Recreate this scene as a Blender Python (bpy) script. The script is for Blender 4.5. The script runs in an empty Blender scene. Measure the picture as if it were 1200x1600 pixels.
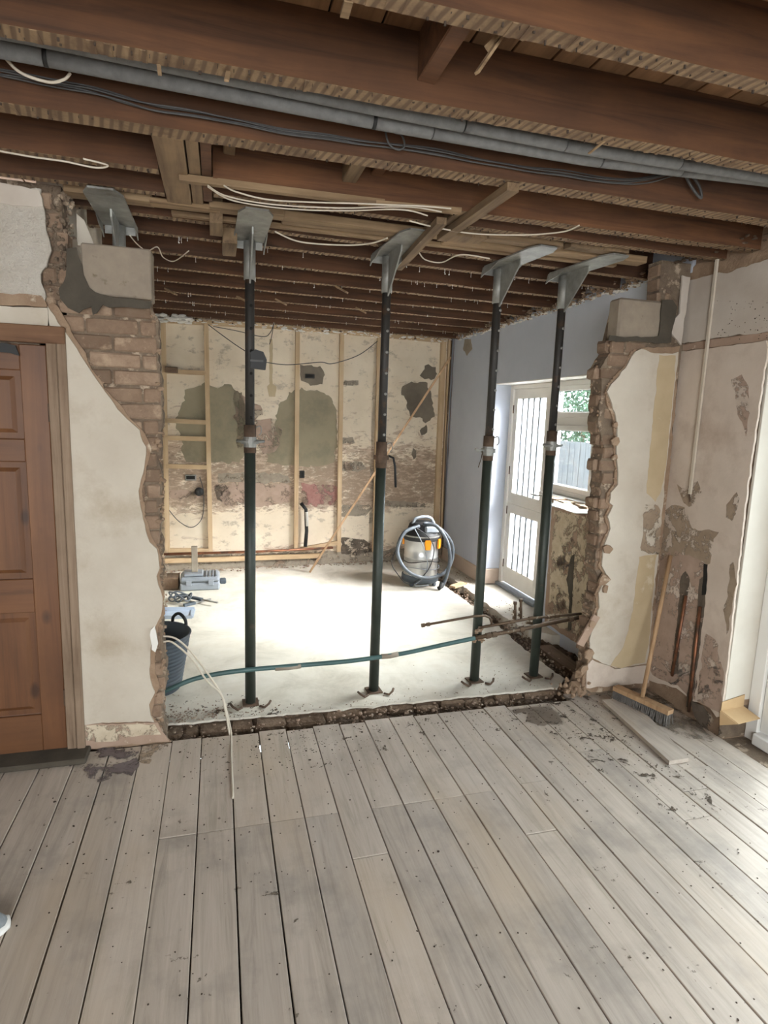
import bpy, bmesh, math, random
from mathutils import Vector, Matrix, noise
random.seed(7)
R_ = random.random
def U(a, b): return a + (b - a) * random.random()
SC = bpy.context.scene
COL = SC.collection
# ------------------------------------------------------------------ camera
F, YAW, PITCH, ROLL, CH = 929.27, 0.273963, -0.157927, 0.033991, 1.67
def cam_axes():
    cy, sy, cp, sp = math.cos(YAW), math.sin(YAW), math.cos(PITCH), math.sin(PITCH)
    f = Vector((sy*cp, cy*cp, sp)); rt = Vector((cy, -sy, 0)); up = rt.cross(f)
    cr, sr = math.cos(ROLL), math.sin(ROLL)
    return rt*cr + up*sr, up*cr - rt*sr, f
RT, UP, FW = cam_axes()
cd = bpy.data.cameras.new('camera'); cam = bpy.data.objects.new('camera', cd); COL.objects.link(cam)
m = Matrix((RT, UP, -FW)).transposed().to_4x4(); m.translation = Vector((0, 0, CH)); cam.matrix_world = m
cd.sensor_fit = 'HORIZONTAL'; cd.sensor_width = 36; cd.lens = 36*F/1200; cd.clip_start = 0.02
SC.camera = cam
# ------------------------------------------------------------------ light, exposure
SC.view_settings.view_transform = 'Standard'; SC.view_settings.look = 'None'
SC.view_settings.gamma = 1; SC.view_settings.use_curve_mapping = False
SC.view_settings.exposure = 0.0
W = bpy.data.worlds.new('overcast_sky'); SC.world = W; W.use_nodes = True
bg = W.node_tree.nodes['Background']; bg.inputs[0].default_value = (0.86, 0.94, 1.0, 1); bg.inputs[1].default_value = 8.0
def area(name, loc, direction, sx, sy, power, col=(1, 1, 1)):
    d = bpy.data.lights.new(name, 'AREA'); d.shape = 'RECTANGLE'; d.size = sx; d.size_y = sy
    d.energy = power; d.color = col
    o = bpy.data.objects.new(name, d); COL.objects.link(o); o.location = loc
    o.rotation_euler = Vector(direction).to_track_quat('-Z', 'Y').to_euler(); return o
def portal(name, loc, direction, sx, sy):
    o = area(name, loc, direction, sx, sy, 1); o.data.cycles.is_portal = True; return o
portal('sky_portal_kitchen', (2.93, 4.5, 1.05), (-1, 0, 0), 1.9, 2.0)
portal('sky_portal_patio', (2.96, 1.45, 1.08), (-1, 0, 0), 1.95, 2.15)
sd = bpy.data.lights.new('hazy_sun', 'SUN'); sd.energy = 1.5; sd.angle = math.radians(55); sd.color = (1.0, 0.98, 0.95)
so_ = bpy.data.objects.new('hazy_sun', sd); COL.objects.link(so_); so_.rotation_euler = Vector((-1, -0.12, -0.66)).to_track_quat('-Z', 'Y').to_euler()
area('added_fill_kitchen_side', (4.9, 4.7, 3.5), (-1, -0.06, -0.85), 2.4, 1.8, 480, (0.97, 0.985, 1.0)).data.spread = math.radians(80)  # added lamp above the kitchen window, stands in for sky to brighten the slab
area('added_fill_towards_back', (5.0, 3.7, 3.2), (-1, 0.55, -0.58), 2.0, 1.8, 720, (0.98, 0.985, 1.0)).data.spread = math.radians(65)  # second added lamp out of view, brightens the kitchen back wall
area('daylight_front_window', (-0.3, -2.35, 1.55), (0.05, 1, 0.02), 2.6, 1.6, 112, (1.0, 0.968, 0.935))
# ------------------------------------------------------------------ helpers
def ray(u, v):
    return RT*((u-600)/F) + UP*((800-v)/F) + FW
def P(u, v, ax, val):                       # a pixel of the survey photo measured onto an axis plane of the room
    r = ray(u, v); o = Vector((0, 0, CH)); return o + r*((val-o[ax])/r[ax])
BKN = Vector((-0.057, 1, 0)); BKD = 6.42 + 0.057*0.54           # back wall plane (room is slightly out of square)
def PB(u, v, off=0.0):
    r = ray(u, v); o = Vector((0, 0, CH)); t = (BKD - off - BKN.dot(o))/BKN.dot(r); return o + r*t
def yback(x, off=0.0): return BKD - off + 0.057*x
def lin(c):
    return tuple(((x/12.92) if x <= 0.04045 else ((x+0.055)/1.055)**2.4) for x in c)
def rgb(h):
    return lin((int(h[0:2], 16)/255, int(h[2:4], 16)/255, int(h[4:6], 16)/255))
class NT:
    def __init__(s, name, rough=0.8, metal=0.0):
        s.m = bpy.data.materials.new(name); s.m.use_nodes = True; s.n = s.m.node_tree.nodes; s.l = s.m.node_tree.links
        s.b = s.n['Principled BSDF']; s.b.inputs['Roughness'].default_value = rough; s.b.inputs['Metallic'].default_value = metal
        s.co = None
    def node(s, t, **k):
        n = s.n.new(t)
        for a, b in k.items():
            if a.startswith('i_'): n.inputs[a[2:].replace('_', ' ')].default_value = b
            else: setattr(n, a, b)
        return n
    def coord(s, kind='world', scale=(1, 1, 1), loc=(0, 0, 0)):
        mp = s.node('ShaderNodeMapping'); mp.inputs['Scale'].default_value = scale; mp.inputs['Location'].default_value = loc
        if kind == 'world': src = s.node('ShaderNodeNewGeometry').outputs['Position']
        else: src = s.node('ShaderNodeTexCoord').outputs['Object']
        s.l.new(src, mp.inputs['Vector']); return mp.outputs[0]
    def noise(s, vec, scale, detail=4, rough=0.55, dist=0.0):
        n = s.node('ShaderNodeTexNoise'); n.inputs['Scale'].default_value = scale; n.inputs['Detail'].default_value = detail
        n.inputs['Roughness'].default_value = rough; n.inputs['Distortion'].default_value = dist
        s.l.new(vec, n.inputs['Vector']); return n.outputs['Fac']
    def ramp(s, fac, stops, interp='LINEAR'):
        r = s.node('ShaderNodeValToRGB'); r.color_ramp.interpolation = interp; e = r.color_ramp.elements
        while len(e) < len(stops): e.new(0.5)
        for q, (p, c) in zip(e, stops):
            q.position = p; q.color = (*c, 1) if len(c) == 3 else c
        s.l.new(fac, r.inputs[0]); return r.outputs[0]
    def mix(s, fac, a, b, mode='MIX'):
        n = s.node('ShaderNodeMix', data_type='RGBA', blend_type=mode)
        for sock, v in ((n.inputs[0], fac), (n.inputs[6], a), (n.inputs[7], b)):
            if isinstance(v, (int, float)): sock.default_value = v
            elif isinstance(v, tuple): sock.default_value = (*v[:3], 1)
            else: s.l.new(v, sock)
        return n.outputs[2]
    def col(s, v):
        if isinstance(v, tuple): s.b.inputs['Base Color'].default_value = (*v[:3], 1)
        else: s.l.new(v, s.b.inputs['Base Color'])
    def bump(s, h, strength=0.4, dist=0.005):
        b = s.node('ShaderNodeBump'); b.inputs['Strength'].default_value = strength; b.inputs['Distance'].default_value = dist
        s.l.new(h, b.inputs['Height']); s.l.new(b.outputs[0], s.b.inputs['Normal'])
def simple(name, c, c2=None, sc=8, rough=0.8, metal=0.0, bs=0.3, bd=0.004, bsc=None, stain=None, stth=(0.55, 0.65), stsc=2.0, stretch=(1, 1, 1), kind='world'):
    t = NT(name, rough, metal); v = t.coord(kind, stretch)
    a = rgb(c); b = rgb(c2) if c2 else a
    n = t.noise(v, sc, 6, 0.6); out = t.ramp(n, [(0.3, a), (0.7, b)])
    if stain:
        n2 = t.noise(v, stsc, 8, 0.65); f = t.ramp(n2, [(stth[0], (0, 0, 0)), (stth[1], (1, 1, 1))])
        out = t.mix(f, out, rgb(stain))
    t.col(out)
    if bs: t.bump(t.noise(v, bsc or sc*3, 6, 0.65), bs, bd)
    return t.m
M = {}
M['plaster_l'] = simple('cream_plaster', 'c8bfb0', 'b8ad9d', 3.4, 0.9, bs=0.4, bd=0.006, bsc=18, stain='aa9c88', stth=(0.53, 0.72), stsc=2.6)
M['plaster_rough'] = simple('rough_white_plaster', 'cdc6bb', 'beb4a6', 5, 0.95, bs=1.0, bd=0.03, bsc=26, stain='a89a88', stth=(0.6, 0.75), stsc=2)
M['plaster_r'] = simple('mottled_plaster', 'd3c5b7', 'bfb0a1', 2.6, 0.9, bs=0.4, bd=0.006, bsc=14, stain='ad9a8a', stth=(0.50, 0.72), stsc=3.2)
M['plaster_up'] = simple('grey_white_plaster', 'c6bdb2', 'b5a99c', 4, 0.9, bs=0.3, bd=0.006, bsc=20)
M['undercoat'] = simple('brown_undercoat', 'a38b73', '846b56', 9, 0.95, bs=0.8, bd=0.01, bsc=40, stain='c2b09a', stth=(0.58, 0.66), stsc=9)
M['pinkcoat'] = simple('pink_base_plaster', 'ae9583', '9a8270', 6, 0.95, bs=0.5, bd=0.006, bsc=25, stain='cbb8a2', stth=(0.6, 0.64), stsc=6)
M['mortar'] = simple('lime_mortar', '8a7966', '665648', 12, 0.98, bs=1.0, bd=0.015, bsc=45, stain='b7a48e', stth=(0.56, 0.64), stsc=14)
M['cement'] = simple('fresh_dark_cement', '514a3f', '403a31', 9, 0.9, bs=0.5, bd=0.006, bsc=30)
M['padstone'] = simple('concrete_padstone', '978a79', '83776a', 10, 0.95, bs=0.5, bd=0.003, bsc=60, stain='6f6250', stth=(0.62, 0.7), stsc=12)
M['greenskim'] = simple('olive_grey_render', '948a73', '827862', 3, 0.9, bs=0.3, bd=0.004, bsc=12, stain='746d5b', stth=(0.5, 0.75), stsc=3)
M['darkskim'] = simple('dark_grey_render', '7a7062', '665d51', 6, 0.95, bs=0.5, bd=0.004, bsc=22)
M['greyskim'] = simple('grey_filler', '9d9283', '877c6e', 9, 0.95, bs=0.5, bd=0.004, bsc=30)
M['yellowpaint'] = simple('faded_yellow_paint', 'c0ad8d', 'b29f7f', 5, 0.9, bs=0.3, bd=0.004, bsc=25, stain='c9bca2', stth=(0.6, 0.66), stsc=5)
M['redpaint'] = simple('pink_red_stain', 'b3998b', 'a88a80', 14, 0.9, bs=0.2, stain='d0c2ae', stth=(0.5, 0.54), stsc=11)
M['bluepaint'] = simple('pale_blue_paint', 'c3c8d2', 'bac0cb', 3, 0.85, bs=0.12, bd=0.004, bsc=30)
M['whitepaint'] = simple('white_paint', 'e6e3dc', 'dcd8d0', 5, 0.6, bs=0.05)
M['revealpaint'] = simple('dull_white_reveal_paint', 'cdc7bb', 'c2bbae', 4, 0.8, bs=0.1)
M['upvc'] = simple('white_plastic_frame', 'ecebe7', 'e6e4df', 3, 0.35, bs=0)
M['skirt'] = simple('bare_pink_skirting', 'bfae9e', 'b09e8e', 5, 0.8, bs=0.2, stretch=(1, .2, 1))
M['soil'] = simple('dark_soil_rubble', '6f5b4a', '4d3d30', 14, 1.0, bs=1.0, bd=0.03, bsc=30, stain='8b7663', stth=(0.58, 0.66), stsc=22)
M['earthy'] = simple('earthy_broken_edge', '85705d', '5c4938', 9, 1.0, bs=1.0, bd=0.02, bsc=30, stain='a5937f', stth=(0.6, 0.68), stsc=12)
M['rubble'] = simple('rubble_stone', 'a08977', '7a6554', 8, 1.0, bs=0.6, bd=0.01, bsc=40, stain='c3b5a2', stth=(0.55, 0.65), stsc=7)
M['chip'] = simple('dark_chips', '4a3d33', '352a22', 8, 1.0, bs=0)
M['galv'] = simple('galvanised_steel', '9b9a94', '7e7d78', 16, 0.55, 0.5, bs=0.2, bd=0.001, bsc=60, stain='6d655b', stth=(0.58, 0.7), stsc=6, kind='obj')
M['proppaint'] = simple('dark_green_prop_paint', '3a4038', '2d322c', 8, 0.5, 0.2, bs=0.25, bd=0.001, bsc=50, stain='54493f', stth=(0.6, 0.68), stsc=7)
M['propinner'] = simple('rusty_inner_tube', '3a3733', '2d2a27', 10, 0.6, 0.3, bs=0.25, bd=0.001, bsc=60, stain='4d3b2d', stth=(0.56, 0.64), stsc=9)
M['rust'] = simple('rusty_steel', '6f5a49', '4b3c31', 15, 0.8, 0.4, bs=0.5, bd=0.002, bsc=60)
M['black'] = simple('black_plastic', '191919', '1f1f1f', 6, 0.6, bs=0)
M['dark'] = simple('near_black', '15130f', '1b1815', 6, 0.9, bs=0)
M['cable_dark'] = simple('grey_cable_sheath', '4c4b4a', '3d3c3b', 8, 0.6, bs=0)
M['cable_white'] = simple('white_cable_sheath', 'cfc5b5', 'bfb4a2', 8, 0.6, bs=0)
M['copper'] = simple('copper_pipe', '9c6a4c', '7a5140', 10, 0.45, 0.7, bs=0.1, stain='5d4a3e', stth=(0.5, 0.65), stsc=9)
M['brasspipe'] = simple('dull_copper_fittings', '6f5c49', '5a493a', 10, 0.5, 0.5, bs=0.1, stain='a9a196', stth=(0.62, 0.66), stsc=12)
M['teal'] = simple('teal_plastic_pipe', '4d6a68', '3f5856', 8, 0.45, bs=0.1)
M['foamgrey'] = simple('grey_pipe_insulation', '7c7c7b', '686867', 30, 0.95, bs=0.4, bd=0.002, bsc=90)
M['card'] = simple('brown_cardboard', 'c0a37c', 'b3956d', 7, 0.9, bs=0.2)
M['orange'] = simple('orange_clip_plastic', 'f09a1c', 'e88f14', 5, 0.45, bs=0)
M['steel'] = simple('brushed_stainless', 'd6d6d4', 'c2c2bf', 4, 0.33, 0.75, bs=0.05, bd=0.001, bsc=120, stretch=(1, 1, .1))
M['greyplastic'] = simple('grey_plastic', '8b9096', '7b8086', 6, 0.5, bs=0.05)
M['panblue'] = simple('pale_blue_grey_plastic', 'a9b2be', '98a2b0', 5, 0.4, bs=0)
M['hose'] = simple('dark_grey_hose', '50565c', '43484d', 8, 0.5, bs=0.1)
M['rubber'] = simple('charcoal_rubber', '4a5259', '3f464d', 8, 0.65, bs=0.1)
M['bristle'] = simple('dark_bristles', '77736e', '5d5955', 30, 0.9, bs=0)
M['stone_out'] = simple('patio_paver', 'b8aea2', 'a59a8e', 6, 0.9, bs=0.3)
M['leaf'] = simple('hedge_leaves', '46604a', '5f7c64', 9, 0.8, bs=0)
M['fencewood'] = simple('weathered_fence', '6f7173', '5d5f62', 7, 0.9, bs=0.3, stretch=(4, 4, .4))
M['terracotta'] = simple('red_pot', 'b4452f', 'a83e2a', 6, 0.7, bs=0)
M['shoe'] = simple('grey_shoe_mesh', '8f9496', '7a7f82', 30, 0.8, bs=0.4, bd=0.002, bsc=120)
M['offwhite'] = simple('white_rubber', 'dcdad4', 'cfccc5', 10, 0.6, bs=0.1)
def wood(name, c, c2, dark, axis, rough=0.8, gs=14, rnd=0.25, bs=0.4, kind='world', knots=None, bd=.003):
    t = NT(name, rough); st = [gs, gs, gs]; st[axis] = gs*0.06
    oi = t.node('ShaderNodeObjectInfo'); 
    v = t.coord(kind, tuple(st)); va = t.node('ShaderNodeVectorMath', operation='ADD')
    cx = t.node('ShaderNodeCombineXYZ'); ml = t.node('ShaderNodeMath', operation='MULTIPLY'); ml.inputs[1].default_value = 37
    t.l.new(oi.outputs['Random'], ml.inputs[0])
    for q in range(3): t.l.new(ml.outputs[0], cx.inputs[q])
    t.l.new(v, va.inputs[0]); t.l.new(cx.outputs[0], va.inputs[1]); v = va.outputs[0]
    n = t.noise(v, 1.0, 7, 0.65, 0.6); out = t.ramp(n, [(0.28, rgb(dark)), (0.45, rgb(c)), (0.72, rgb(c2))])
    vw = t.coord(kind, (1, 1, 1)); n2 = t.noise(vw, 2.3, 6, 0.6)
    out = t.mix(t.ramp(n2, [(0.42, (0, 0, 0)), (0.7, (.55, .55, .55))]), out, rgb(dark))
    if knots:
        vo = t.node('ShaderNodeTexVoronoi'); kk = [7, 7, 7]; kk[axis] = 4.2
        mp = t.coord(kind, tuple(kk)); t.l.new(mp, vo.inputs['Vector']); vo.inputs['Scale'].default_value = 1
        out = t.mix(t.ramp(vo.outputs['Distance'], [(0.0, (1, 1, 1)), (0.16, (.8, .8, .8)), (.24, (0, 0, 0))]), out, rgb(knots))
    if rnd:
        rr = t.ramp(oi.outputs['Random'], [(0, (1-rnd,)*3), (1, (1.0,)*3)]); out = t.mix(1.0, out, rr, 'MULTIPLY')
    t.col(out); t.bump(n, bs, bd); return t
M['joist'] = wood('dark_old_joist_timber', '523521', '6a452a', '342114', 0, 0.85, 20).m
M['joist_red'] = wood('reddish_joist_timber', '5d3c24', '774f30', '3b2516', 0, 0.85, 20).m
M['trimmer'] = wood('pale_old_timber', '7d664c', '9a8060', '544130', 1, 0.85, 22).m
M['plate'] = wood('pale_timber_plate', '8c7355', 'a98e6d', '614a35', 0, 0.85, 22).m
M['upboard'] = wood('underside_floorboard', '7f5b3c', '9a734f', '53371f', 1, 0.85, 14, 0.3).m
M['batten'] = wood('new_softwood_batten', 'c6ab87', 'd2ba98', 'a88c69', 2, 0.75, 22, 0.15, 0.2).m
M['batten_h'] = wood('new_softwood_rail', 'c4a884', 'd0b895', 'a68a67', 0, 0.75, 22, 0.15, 0.2).m
M['pine'] = wood('stained_pine', '6b4529', '7d5433', '4b2f1c', 2, 0.5, 12, 0.12, 0.15, knots='3c2619').m
M['pine_h'] = wood('stained_pine_rail', '6b4529', '7d5433', '4b2f1c', 0, 0.5, 12, 0.12, 0.15).m
M['oldframe'] = wood('weathered_frame_wood', '8b7561', 'a28d77', '66523f', 2, 0.85, 24, 0.1).m
M['oldframe_h'] = wood('stained_head_wood', '7b5a41', '8f6b4e', '573b28', 0, 0.8, 24, 0.1).m
M['stick'] = wood('bare_stick', 'ab8a68', 'c3a27d', '86684b', 2, 0.8, 24, 0.0).m
M['wetwood'] = wood('dirty_wood', '6f5946', '8b745d', '493729', 1, 0.9, 20, 0.1).m
# joist underside: pale marks left by laths, dark between
def under(name):
    t = NT(name, 0.9); v = t.coord('world', (1, 1, 1))
    wv = t.node('ShaderNodeTexWave', wave_type='BANDS', bands_direction='DIAGONAL'); wv.inputs['Scale'].default_value = 4.6
    mp = t.coord('world', (4.6, .9, 0)); t.l.new(mp, wv.inputs['Vector']); wv.inputs['Distortion'].default_value = 1.2; wv.inputs['Detail'].default_value = 2
    a = t.ramp(wv.outputs['Fac'], [(0.2, rgb('6a5541')), (0.6, rgb('8d7559'))])
    n = t.noise(v, 9, 6, 0.7); a = t.mix(t.ramp(n, [(0.45, (0, 0, 0)), (0.65, (.8, .8, .8))]), a, rgb('5f4936'))
    t.col(a); t.bump(wv.outputs['Fac'], 0.5, 0.004); return t.m
M['under'] = under('joist_underside_lath_marks')
# floorboards
def floormat(nm, c0, c1, c2, cs):
    t = NT(nm, 0.62); oi = t.node('ShaderNodeObjectInfo')
    v = t.coord('world', (26, 1.6, 26)); va = t.node('ShaderNodeVectorMath', operation='ADD'); cx = t.node('ShaderNodeCombineXYZ')
    ml = t.node('ShaderNodeMath', operation='MULTIPLY'); ml.inputs[1].default_value = 91; t.l.new(oi.outputs['Random'], ml.inputs[0])
    for q in range(3): t.l.new(ml.outputs[0], cx.inputs[q])
    t.l.new(v, va.inputs[0]); t.l.new(cx.outputs[0], va.inputs[1])
    g = t.noise(va.outputs[0], 1.0, 8, 0.7, 0.8)
    out = t.ramp(g, [(0.25, rgb(c0)), (0.45, rgb(c1)), (0.75, rgb(c2))])
    vw = t.coord('world', (1, 1, 1))
    n2 = t.noise(vw, 3.0, 7, 0.65); out = t.mix(t.ramp(n2, [(0.5, (0, 0, 0)), (0.72, (.75, .75, .75))]), out, rgb(cs))
    n3 = t.noise(t.coord('world', (1.3, .5, 1), (4, 2, 0)), 2.2, 5, 0.6); out = t.mix(t.ramp(n3, [(0.5, (0, 0, 0)), (0.7, (.5, .5, .5))]), out, rgb('b9a68f'))
    # chips and stains
    n4 = t.noise(vw, 34, 3, 0.6); n5 = t.noise(vw, 4, 4, 0.6)
    mm = t.node('ShaderNodeMath', operation='MULTIPLY'); t.l.new(n4, mm.inputs[0]); t.l.new(n5, mm.inputs[1])
    out = t.mix(t.ramp(mm.outputs[0], [(0.40, (0, 0, 0)), (0.43, (.8, .8, .8))]), out, rgb('5d5348'))
    rr = t.ramp(oi.outputs['Random'], [(0, (.91, .91, .91)), (.5, (.96, .95, .935)), (1, (1.02, 1.01, .99))]); out = t.mix(1.0, out, rr, 'MULTIPLY')
    t.col(out); t.bump(g, 0.25, 0.003); return t.m
M['board'] = floormat('worn_grey_whitewashed_boards', '8f8579', 'afa397', 'c3b7ab', '8a827b')
M['board_clean_spill'] = floormat('worn_cream_boards_light_spill', '99907f', 'b9ac9f', 'c9bdb0', '9b9085')  # cleaner board section; kitchen light spill also lightened into its colour
def slabmat():
    t = NT('dusty_concrete_slab', 0.75); v = t.coord('world', (1, 1, 1))
    n = t.noise(v, 2.2, 8, 0.7, 0.6); out = t.ramp(n, [(0.3, rgb('b0a898')), (0.5, rgb('cdc6b8')), (0.72, rgb('dad4c8'))])
    n2 = t.noise(t.coord('world', (1, 3, 1)), 4, 8, 0.7, 1.2); out = t.mix(t.ramp(n2, [(0.5, (0, 0, 0)), (0.7, (.5, .5, .5))]), out, rgb('c8bfae'))
    n3 = t.noise(v, 1.1, 4, 0.6); out = t.mix(t.ramp(n3, [(0.55, (0, 0, 0)), (0.75, (.5, .5, .5))]), out, rgb('b9a48a'))
    t.col(out); t.bump(n2, 0.3, 0.004); return t.m
M['slab'] = slabmat()
def brickmat():
    t = NT('old_soft_brick', 0.95); oi = t.node('ShaderNodeObjectInfo'); v = t.coord('world', (1, 1, 1))
    base = t.ramp(oi.outputs['Random'], [(0, rgb('73604f')), (0.3, rgb('947c67')), (0.55, rgb('7f6a58')), (0.8, rgb('a48c76')), (1, rgb('8b7663'))])
    n = t.noise(v, 14, 7, 0.7); out = t.mix(t.ramp(n, [(0.4, (0, 0, 0)), (0.65, (.6, .6, .6))]), base, rgb('6f5745'))
    n2 = t.noise(v, 9, 7, 0.7); out = t.mix(t.ramp(n2, [(0.55, (0, 0, 0)), (0.68, (.7, .7, .7))]), out, rgb('b9a288'))
    t.col(out); t.bump(n, 0.8, 0.012); return t.m
M['brick'] = brickmat()
def wallbackmat():
    t = NT('stripped_kitchen_plaster', 0.92); v = t.coord('world', (1, 1, 1))
    n = t.noise(v, 2.5, 6, 0.6); out = t.ramp(n, [(0.35, rgb('e3d5bf')), (0.7, rgb('d3c3ab'))])
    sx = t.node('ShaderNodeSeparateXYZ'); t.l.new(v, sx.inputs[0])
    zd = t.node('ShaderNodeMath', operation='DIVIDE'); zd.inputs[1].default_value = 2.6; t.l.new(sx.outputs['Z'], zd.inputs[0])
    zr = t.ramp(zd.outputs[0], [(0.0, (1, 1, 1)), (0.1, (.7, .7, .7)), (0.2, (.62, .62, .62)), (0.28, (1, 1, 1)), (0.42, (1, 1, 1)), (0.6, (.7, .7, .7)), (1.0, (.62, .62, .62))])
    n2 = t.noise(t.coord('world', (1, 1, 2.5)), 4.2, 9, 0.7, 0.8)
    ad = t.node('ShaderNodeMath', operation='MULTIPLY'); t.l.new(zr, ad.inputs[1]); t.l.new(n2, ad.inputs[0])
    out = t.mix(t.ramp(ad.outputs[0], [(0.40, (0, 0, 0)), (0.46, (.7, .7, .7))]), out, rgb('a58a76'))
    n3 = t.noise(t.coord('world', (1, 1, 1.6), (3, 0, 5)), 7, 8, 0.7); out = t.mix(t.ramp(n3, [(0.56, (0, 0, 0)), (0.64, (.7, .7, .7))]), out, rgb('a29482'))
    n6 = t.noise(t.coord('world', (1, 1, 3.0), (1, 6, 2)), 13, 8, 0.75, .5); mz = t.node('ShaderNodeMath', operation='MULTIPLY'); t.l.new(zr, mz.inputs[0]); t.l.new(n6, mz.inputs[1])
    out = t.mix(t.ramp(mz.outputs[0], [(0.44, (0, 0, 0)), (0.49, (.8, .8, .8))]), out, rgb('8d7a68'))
    t.col(out); t.bump(n3, 0.5, 0.006); return t.m
M['backwall'] = wallbackmat()
def glassmat(name, tint=(1, 1, 1), frost=False):
    t = NT(name, 0.1); tr = t.node('ShaderNodeBsdfTransparent'); tr.inputs[0].default_value = (*tint, 1)
    gl = t.node('ShaderNodeBsdfGlossy'); gl.inputs['Roughness'].default_value = 0.05
    mx = t.node('ShaderNodeMixShader'); fr = t.node('ShaderNodeLayerWeight'); fr.inputs[0].default_value = 0.12
    t.l.new(fr.outputs['Facing'], mx.inputs[0]); t.l.new(tr.outputs[0], mx.inputs[1]); t.l.new(gl.outputs[0], mx.inputs[2])
    o = t.n['Material Output']
    if frost:
        tl = t.node('ShaderNodeBsdfTranslucent'); tl.inputs[0].default_value = (.95, .97, 1, 1)
        m2 = t.node('ShaderNodeMixShader'); m2.inputs[0].default_value = 0.25
        t.l.new(mx.outputs[0], m2.inputs[1]); t.l.new(tl.outputs[0], m2.inputs[2]); t.l.new(m2.outputs[0], o.inputs[0])
    else: t.l.new(mx.outputs[0], o.inputs[0])
    return t.m
M['glass'] = glassmat('clear_glass', (.95, .98, .98)); M['frost'] = glassmat('frosted_glass', (1, 1, 1), True)

_b = bmesh.new(); bmesh.ops.create_icosphere(_b, subdivisions=1, radius=.8); _b.verts.ensure_lookup_table()
ICO_V = [tuple(v.co) for v in _b.verts]; ICO_F = [tuple(v.index for v in f.verts) for f in _b.faces]; _b.free()
def flaky(name, c, c2, cover=0.45, sc=5, width=.03, rough=0.95, stretch=(1, 1, 1)):
    t = NT(name, rough); v = t.coord('world', stretch); n = t.noise(v, sc*2.2, 6, .6); t.col(t.ramp(n, [(.3, rgb(c)), (.7, rgb(c2))]))
    n2 = t.noise(v, sc, 9, .72, .4); f = t.ramp(n2, [(cover-width, (0, 0, 0)), (cover+width, (1, 1, 1))])
    tr = t.node('ShaderNodeBsdfTransparent'); mx = t.node('ShaderNodeMixShader'); t.l.new(f, mx.inputs[0]); t.l.new(tr.outputs[0], mx.inputs[1]); t.l.new(t.b.outputs[0], mx.inputs[2])
    t.l.new(mx.outputs[0], t.n['Material Output'].inputs[0]); t.bump(n, .4, .004); return t.m
M['fl_pink'] = flaky('patchy_pink_plaster', 'ae9787', '9c8676', .46, 6)
M['fl_brown'] = flaky('patchy_brown_plaster', 'a08e7a', '8b7966', .48, 7)
M['fl_dark'] = flaky('patchy_dark_stain', '6b5f52', '4f453b', .46, 9)
M['fl_grey'] = flaky('patchy_grey_plaster', '9b9080', '857a6c', .45, 9)
M['fl_red'] = flaky('patchy_red_stain', 'a67f76', '93675f', .50, 9)
M['fl_dirt'] = flaky('swept_dirt', '5b4d3f', '43382d', .60, 13, .015)
M['fl_dirt2'] = flaky('dusty_dirt_film', '8b7f70', '7b6f61', .52, 5, .10)
M['fl_grey2'] = flaky('faint_grey_wall_stain', 'b9ae9f', 'b0a496', .66, 3.0, .12)
M['fl_dirt3'] = flaky('scattered_dirt_spots', '6f6355', '574b3f', .63, 14, .012)
M['fl_purple'] = flaky('worn_purple_paint', '776b69', '645856', .52, 5.5, .03)
M['fl_cream'] = flaky('patchy_cream_plaster', 'cbbda6', 'b7a78f', .47, 8)
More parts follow.
